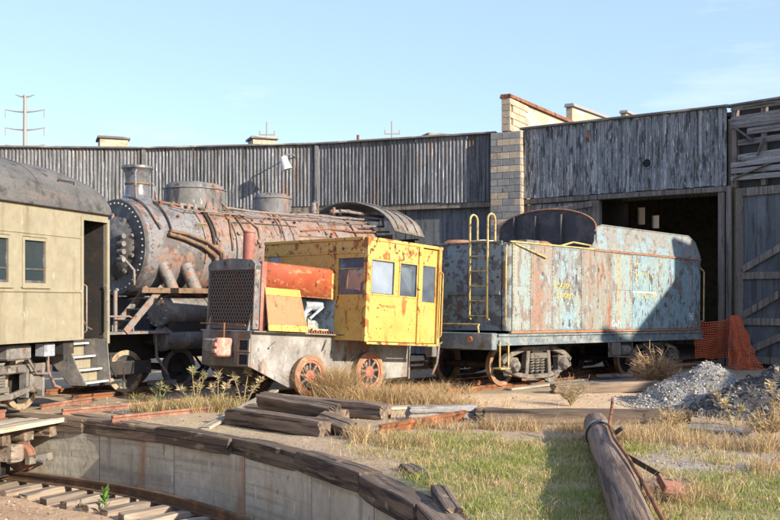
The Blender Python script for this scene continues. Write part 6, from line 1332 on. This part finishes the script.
# ------------------------------------------------------------------ weeds and bushes
def twig_bush(name, label, p, w, h, n, pal, seed, upright=0.4, r0=0.006, leafy=0):
    rg = random.Random(seed); root = thing(name, label, 'weed', p, 0, 'dry weeds'); b = MB(); cols = []
    for i in range(n):
        az = rg.uniform(0, 2*PI); el = rg.uniform(0.15, 1.0)
        r_ = w/2*rg.uniform(0.4, 1.0)*(1-el*upright); tip = Vector((math.cos(az)*r_, math.sin(az)*r_, h*rg.uniform(0.35, 1.0)*(0.35+0.65*el)))
        mid = tip*0.5 + Vector((rg.uniform(-1, 1), rg.uniform(-1, 1), rg.uniform(0, 1)))*w*0.06
        c0 = len(b.v); b.tube([(0, 0, -0.02), mid*0.5 + Vector((0, 0, h*0.06)), mid, tip], [r0*1.5, r0*1.2, r0*0.9, r0*0.4], 3, False)
        for j in range(5):
            q = mid.lerp(tip, rg.uniform(0, 1)); e = q + Vector((rg.uniform(-1, 1), rg.uniform(-1, 1), rg.uniform(-0.2, 1))).normalized()*w*rg.uniform(0.06, 0.16); b.tube([q, e], [r0*0.8, r0*0.3], 3, False)
        k = rg.uniform(0.7, 1.25); c = rg.choice(pal); cols += [tuple(a*k for a in c)]*(len(b.v)-c0)
    o = b.build('stems', m_grass, root); set_cols(o, cols); return root
def tuft_weed(name, label, p, stems, seed, green=False):
    """upright stalks with feathery seed heads"""
    rg = random.Random(seed); root = thing(name, label, 'weed', p, 0, 'dry weeds'); b = MB(); cols = []
    for tipx, tipz, lean in stems:
        c0 = len(b.v); tip = Vector((tipx, lean, tipz)); b.tube([(tipx*0.1, 0, -0.02), (tipx*0.45, lean*0.3, tipz*0.5), tip], [0.011, 0.009, 0.006], 5, False)
        cols += [(0.42, 0.33, 0.17)]*(len(b.v)-c0); c0 = len(b.v)
        for j in range(44):
            q = tip.lerp(Vector((tipx*0.8, lean*0.8, tipz*0.8)), rg.random()); e = q + Vector((rg.uniform(-1, 1), rg.uniform(-1, 1), rg.uniform(-0.2, 1.0))).normalized()*rg.uniform(0.05, 0.14)
            b.tube([q, q.lerp(e, 0.6), e], [0.003, 0.006, 0.001], 3, False)
        for j in range(14):
            f = rg.uniform(0.15, 0.8); q = Vector((tipx*f, lean*f, tipz*f)); e = q + Vector((rg.uniform(-1, 1), rg.uniform(-1, 1), rg.uniform(0.0, 0.6))).normalized()*rg.uniform(0.04, 0.11)
            b.tube([q, q.lerp(e, 0.5) + Vector((0, 0, 0.015)), e], [0.002, 0.004, 0.001], 3, False)
        n = len(b.v)-c0; k = rg.uniform(0.85, 1.15); cols += [tuple(a*k for a in ((0.38, 0.36, 0.17) if green and rg.random() < 0.4 else (0.62, 0.50, 0.30)))]*n
    o = b.build('stalks', m_grass, root); set_cols(o, cols); return root
twig_bush('tumbleweed', 'big bushy pale brown tumbleweed beside the tender rear truck', G(655, 386), 1.5, 0.95, 210, [(0.50, 0.33, 0.18), (0.58, 0.42, 0.25), (0.40, 0.25, 0.13)], 4, 0.35, 0.008)
twig_bush('dry_bush', 'small dry bush growing before the long brown timber', G(571, 405), 0.9, 0.62, 70, [(0.50, 0.40, 0.24), (0.42, 0.33, 0.18)], 5, 0.3, 0.005)
twig_bush('dry_bush', 'spindly dry bush at the right end of the long brown timber', G(672, 428), 0.7, 0.4, 60, STRAW, 6, 0.3, 0.005)
twig_bush('dry_bush', 'dry bush on the right edge in front of the dirt pile', G(768, 440), 0.8, 0.55, 110, STRAW, 7, 0.3, 0.005)
tuft_weed('tall_weed', 'tall feathery dry weed left of the yellow locomotive coupler', G(196, 408), [(-0.10, 0.72, 0.1), (0.16, 0.60, -0.05), (0.02, 0.45, 0.1), (-0.3, 0.35, 0.0)], 1, True)
tuft_weed('tall_weed', 'tall forked dry weed under the yellow locomotive front plate', G(243, 406), [(0.1, 0.68, 0.1), (-0.18, 0.55, 0.0), (0.35, 0.5, 0.05), (0.22, 0.35, 0.1)], 2)
tuft_weed('tall_weed', 'feathery weed in front of the yellow locomotive coupler', G(218, 407), [(0.0, 0.62, 0.0), (0.15, 0.4, 0.05), (-0.12, 0.38, 0.05)], 3, True)
tuft_weed('tall_weed', 'low weed beside the loose leading wheel of the locomotive', G(160, 404), [(0.0, 0.34, 0.0), (0.12, 0.28, 0.05), (-0.12, 0.25, 0.05)], 4, True)
tuft_weed('tall_weed', 'thin dry stalks rising from the dirt pile', G(735, 428), [(-0.3, 0.55, 0.1), (-0.18, 0.42, 0.0), (0.1, 0.3, 0.0)], 6)
tuft_weed('tall_weed', 'upright dry weed at the right edge of the dirt pile', G(776, 430), [(-0.05, 0.7, 0.1), (0.08, 0.55, 0.0), (0.0, 0.4, 0.1)], 8)
def leafy(name, label, p, n, size, seed):
    rg = random.Random(seed); root = thing(name, label, 'plant', p); it = MB(); cols = []
    for i in range(n):
        az = rg.uniform(0, 2*PI); el = rg.uniform(0.2, 1.3); h0 = rg.uniform(0, size*0.8); q = Vector((0, 0, h0)); L = size*rg.uniform(0.35, 0.7)
        d = Vector((math.cos(az)*math.cos(el), math.sin(az)*math.cos(el), math.sin(el))); sd = d.cross(Vector((0, 0, 1))).normalized()*L*0.22
        it.add([q, q+d*L*0.5+sd, q+d*L, q+d*L*0.5-sd], [(0, 1, 2, 3)]); k = rg.uniform(0.7, 1.3); cols += [(0.13*k, 0.24*k, 0.045*k)]*4
    o = it.build('leaves', m_leaf, root); set_cols(o, cols); MB().tube([(0, 0, -0.02), (0, 0, size)], 0.006, 5).build('stem', m_leaf, root)
    return root
leafy('green_weed', 'small green leafy weed growing between the ring track ties', pol(10.1, 50.5, -1.06), 26, 0.26, 3)
leafy('green_weed', 'low green weed sprouting beside the rail at the pit rim', G(160, 405), 24, 0.16, 4)
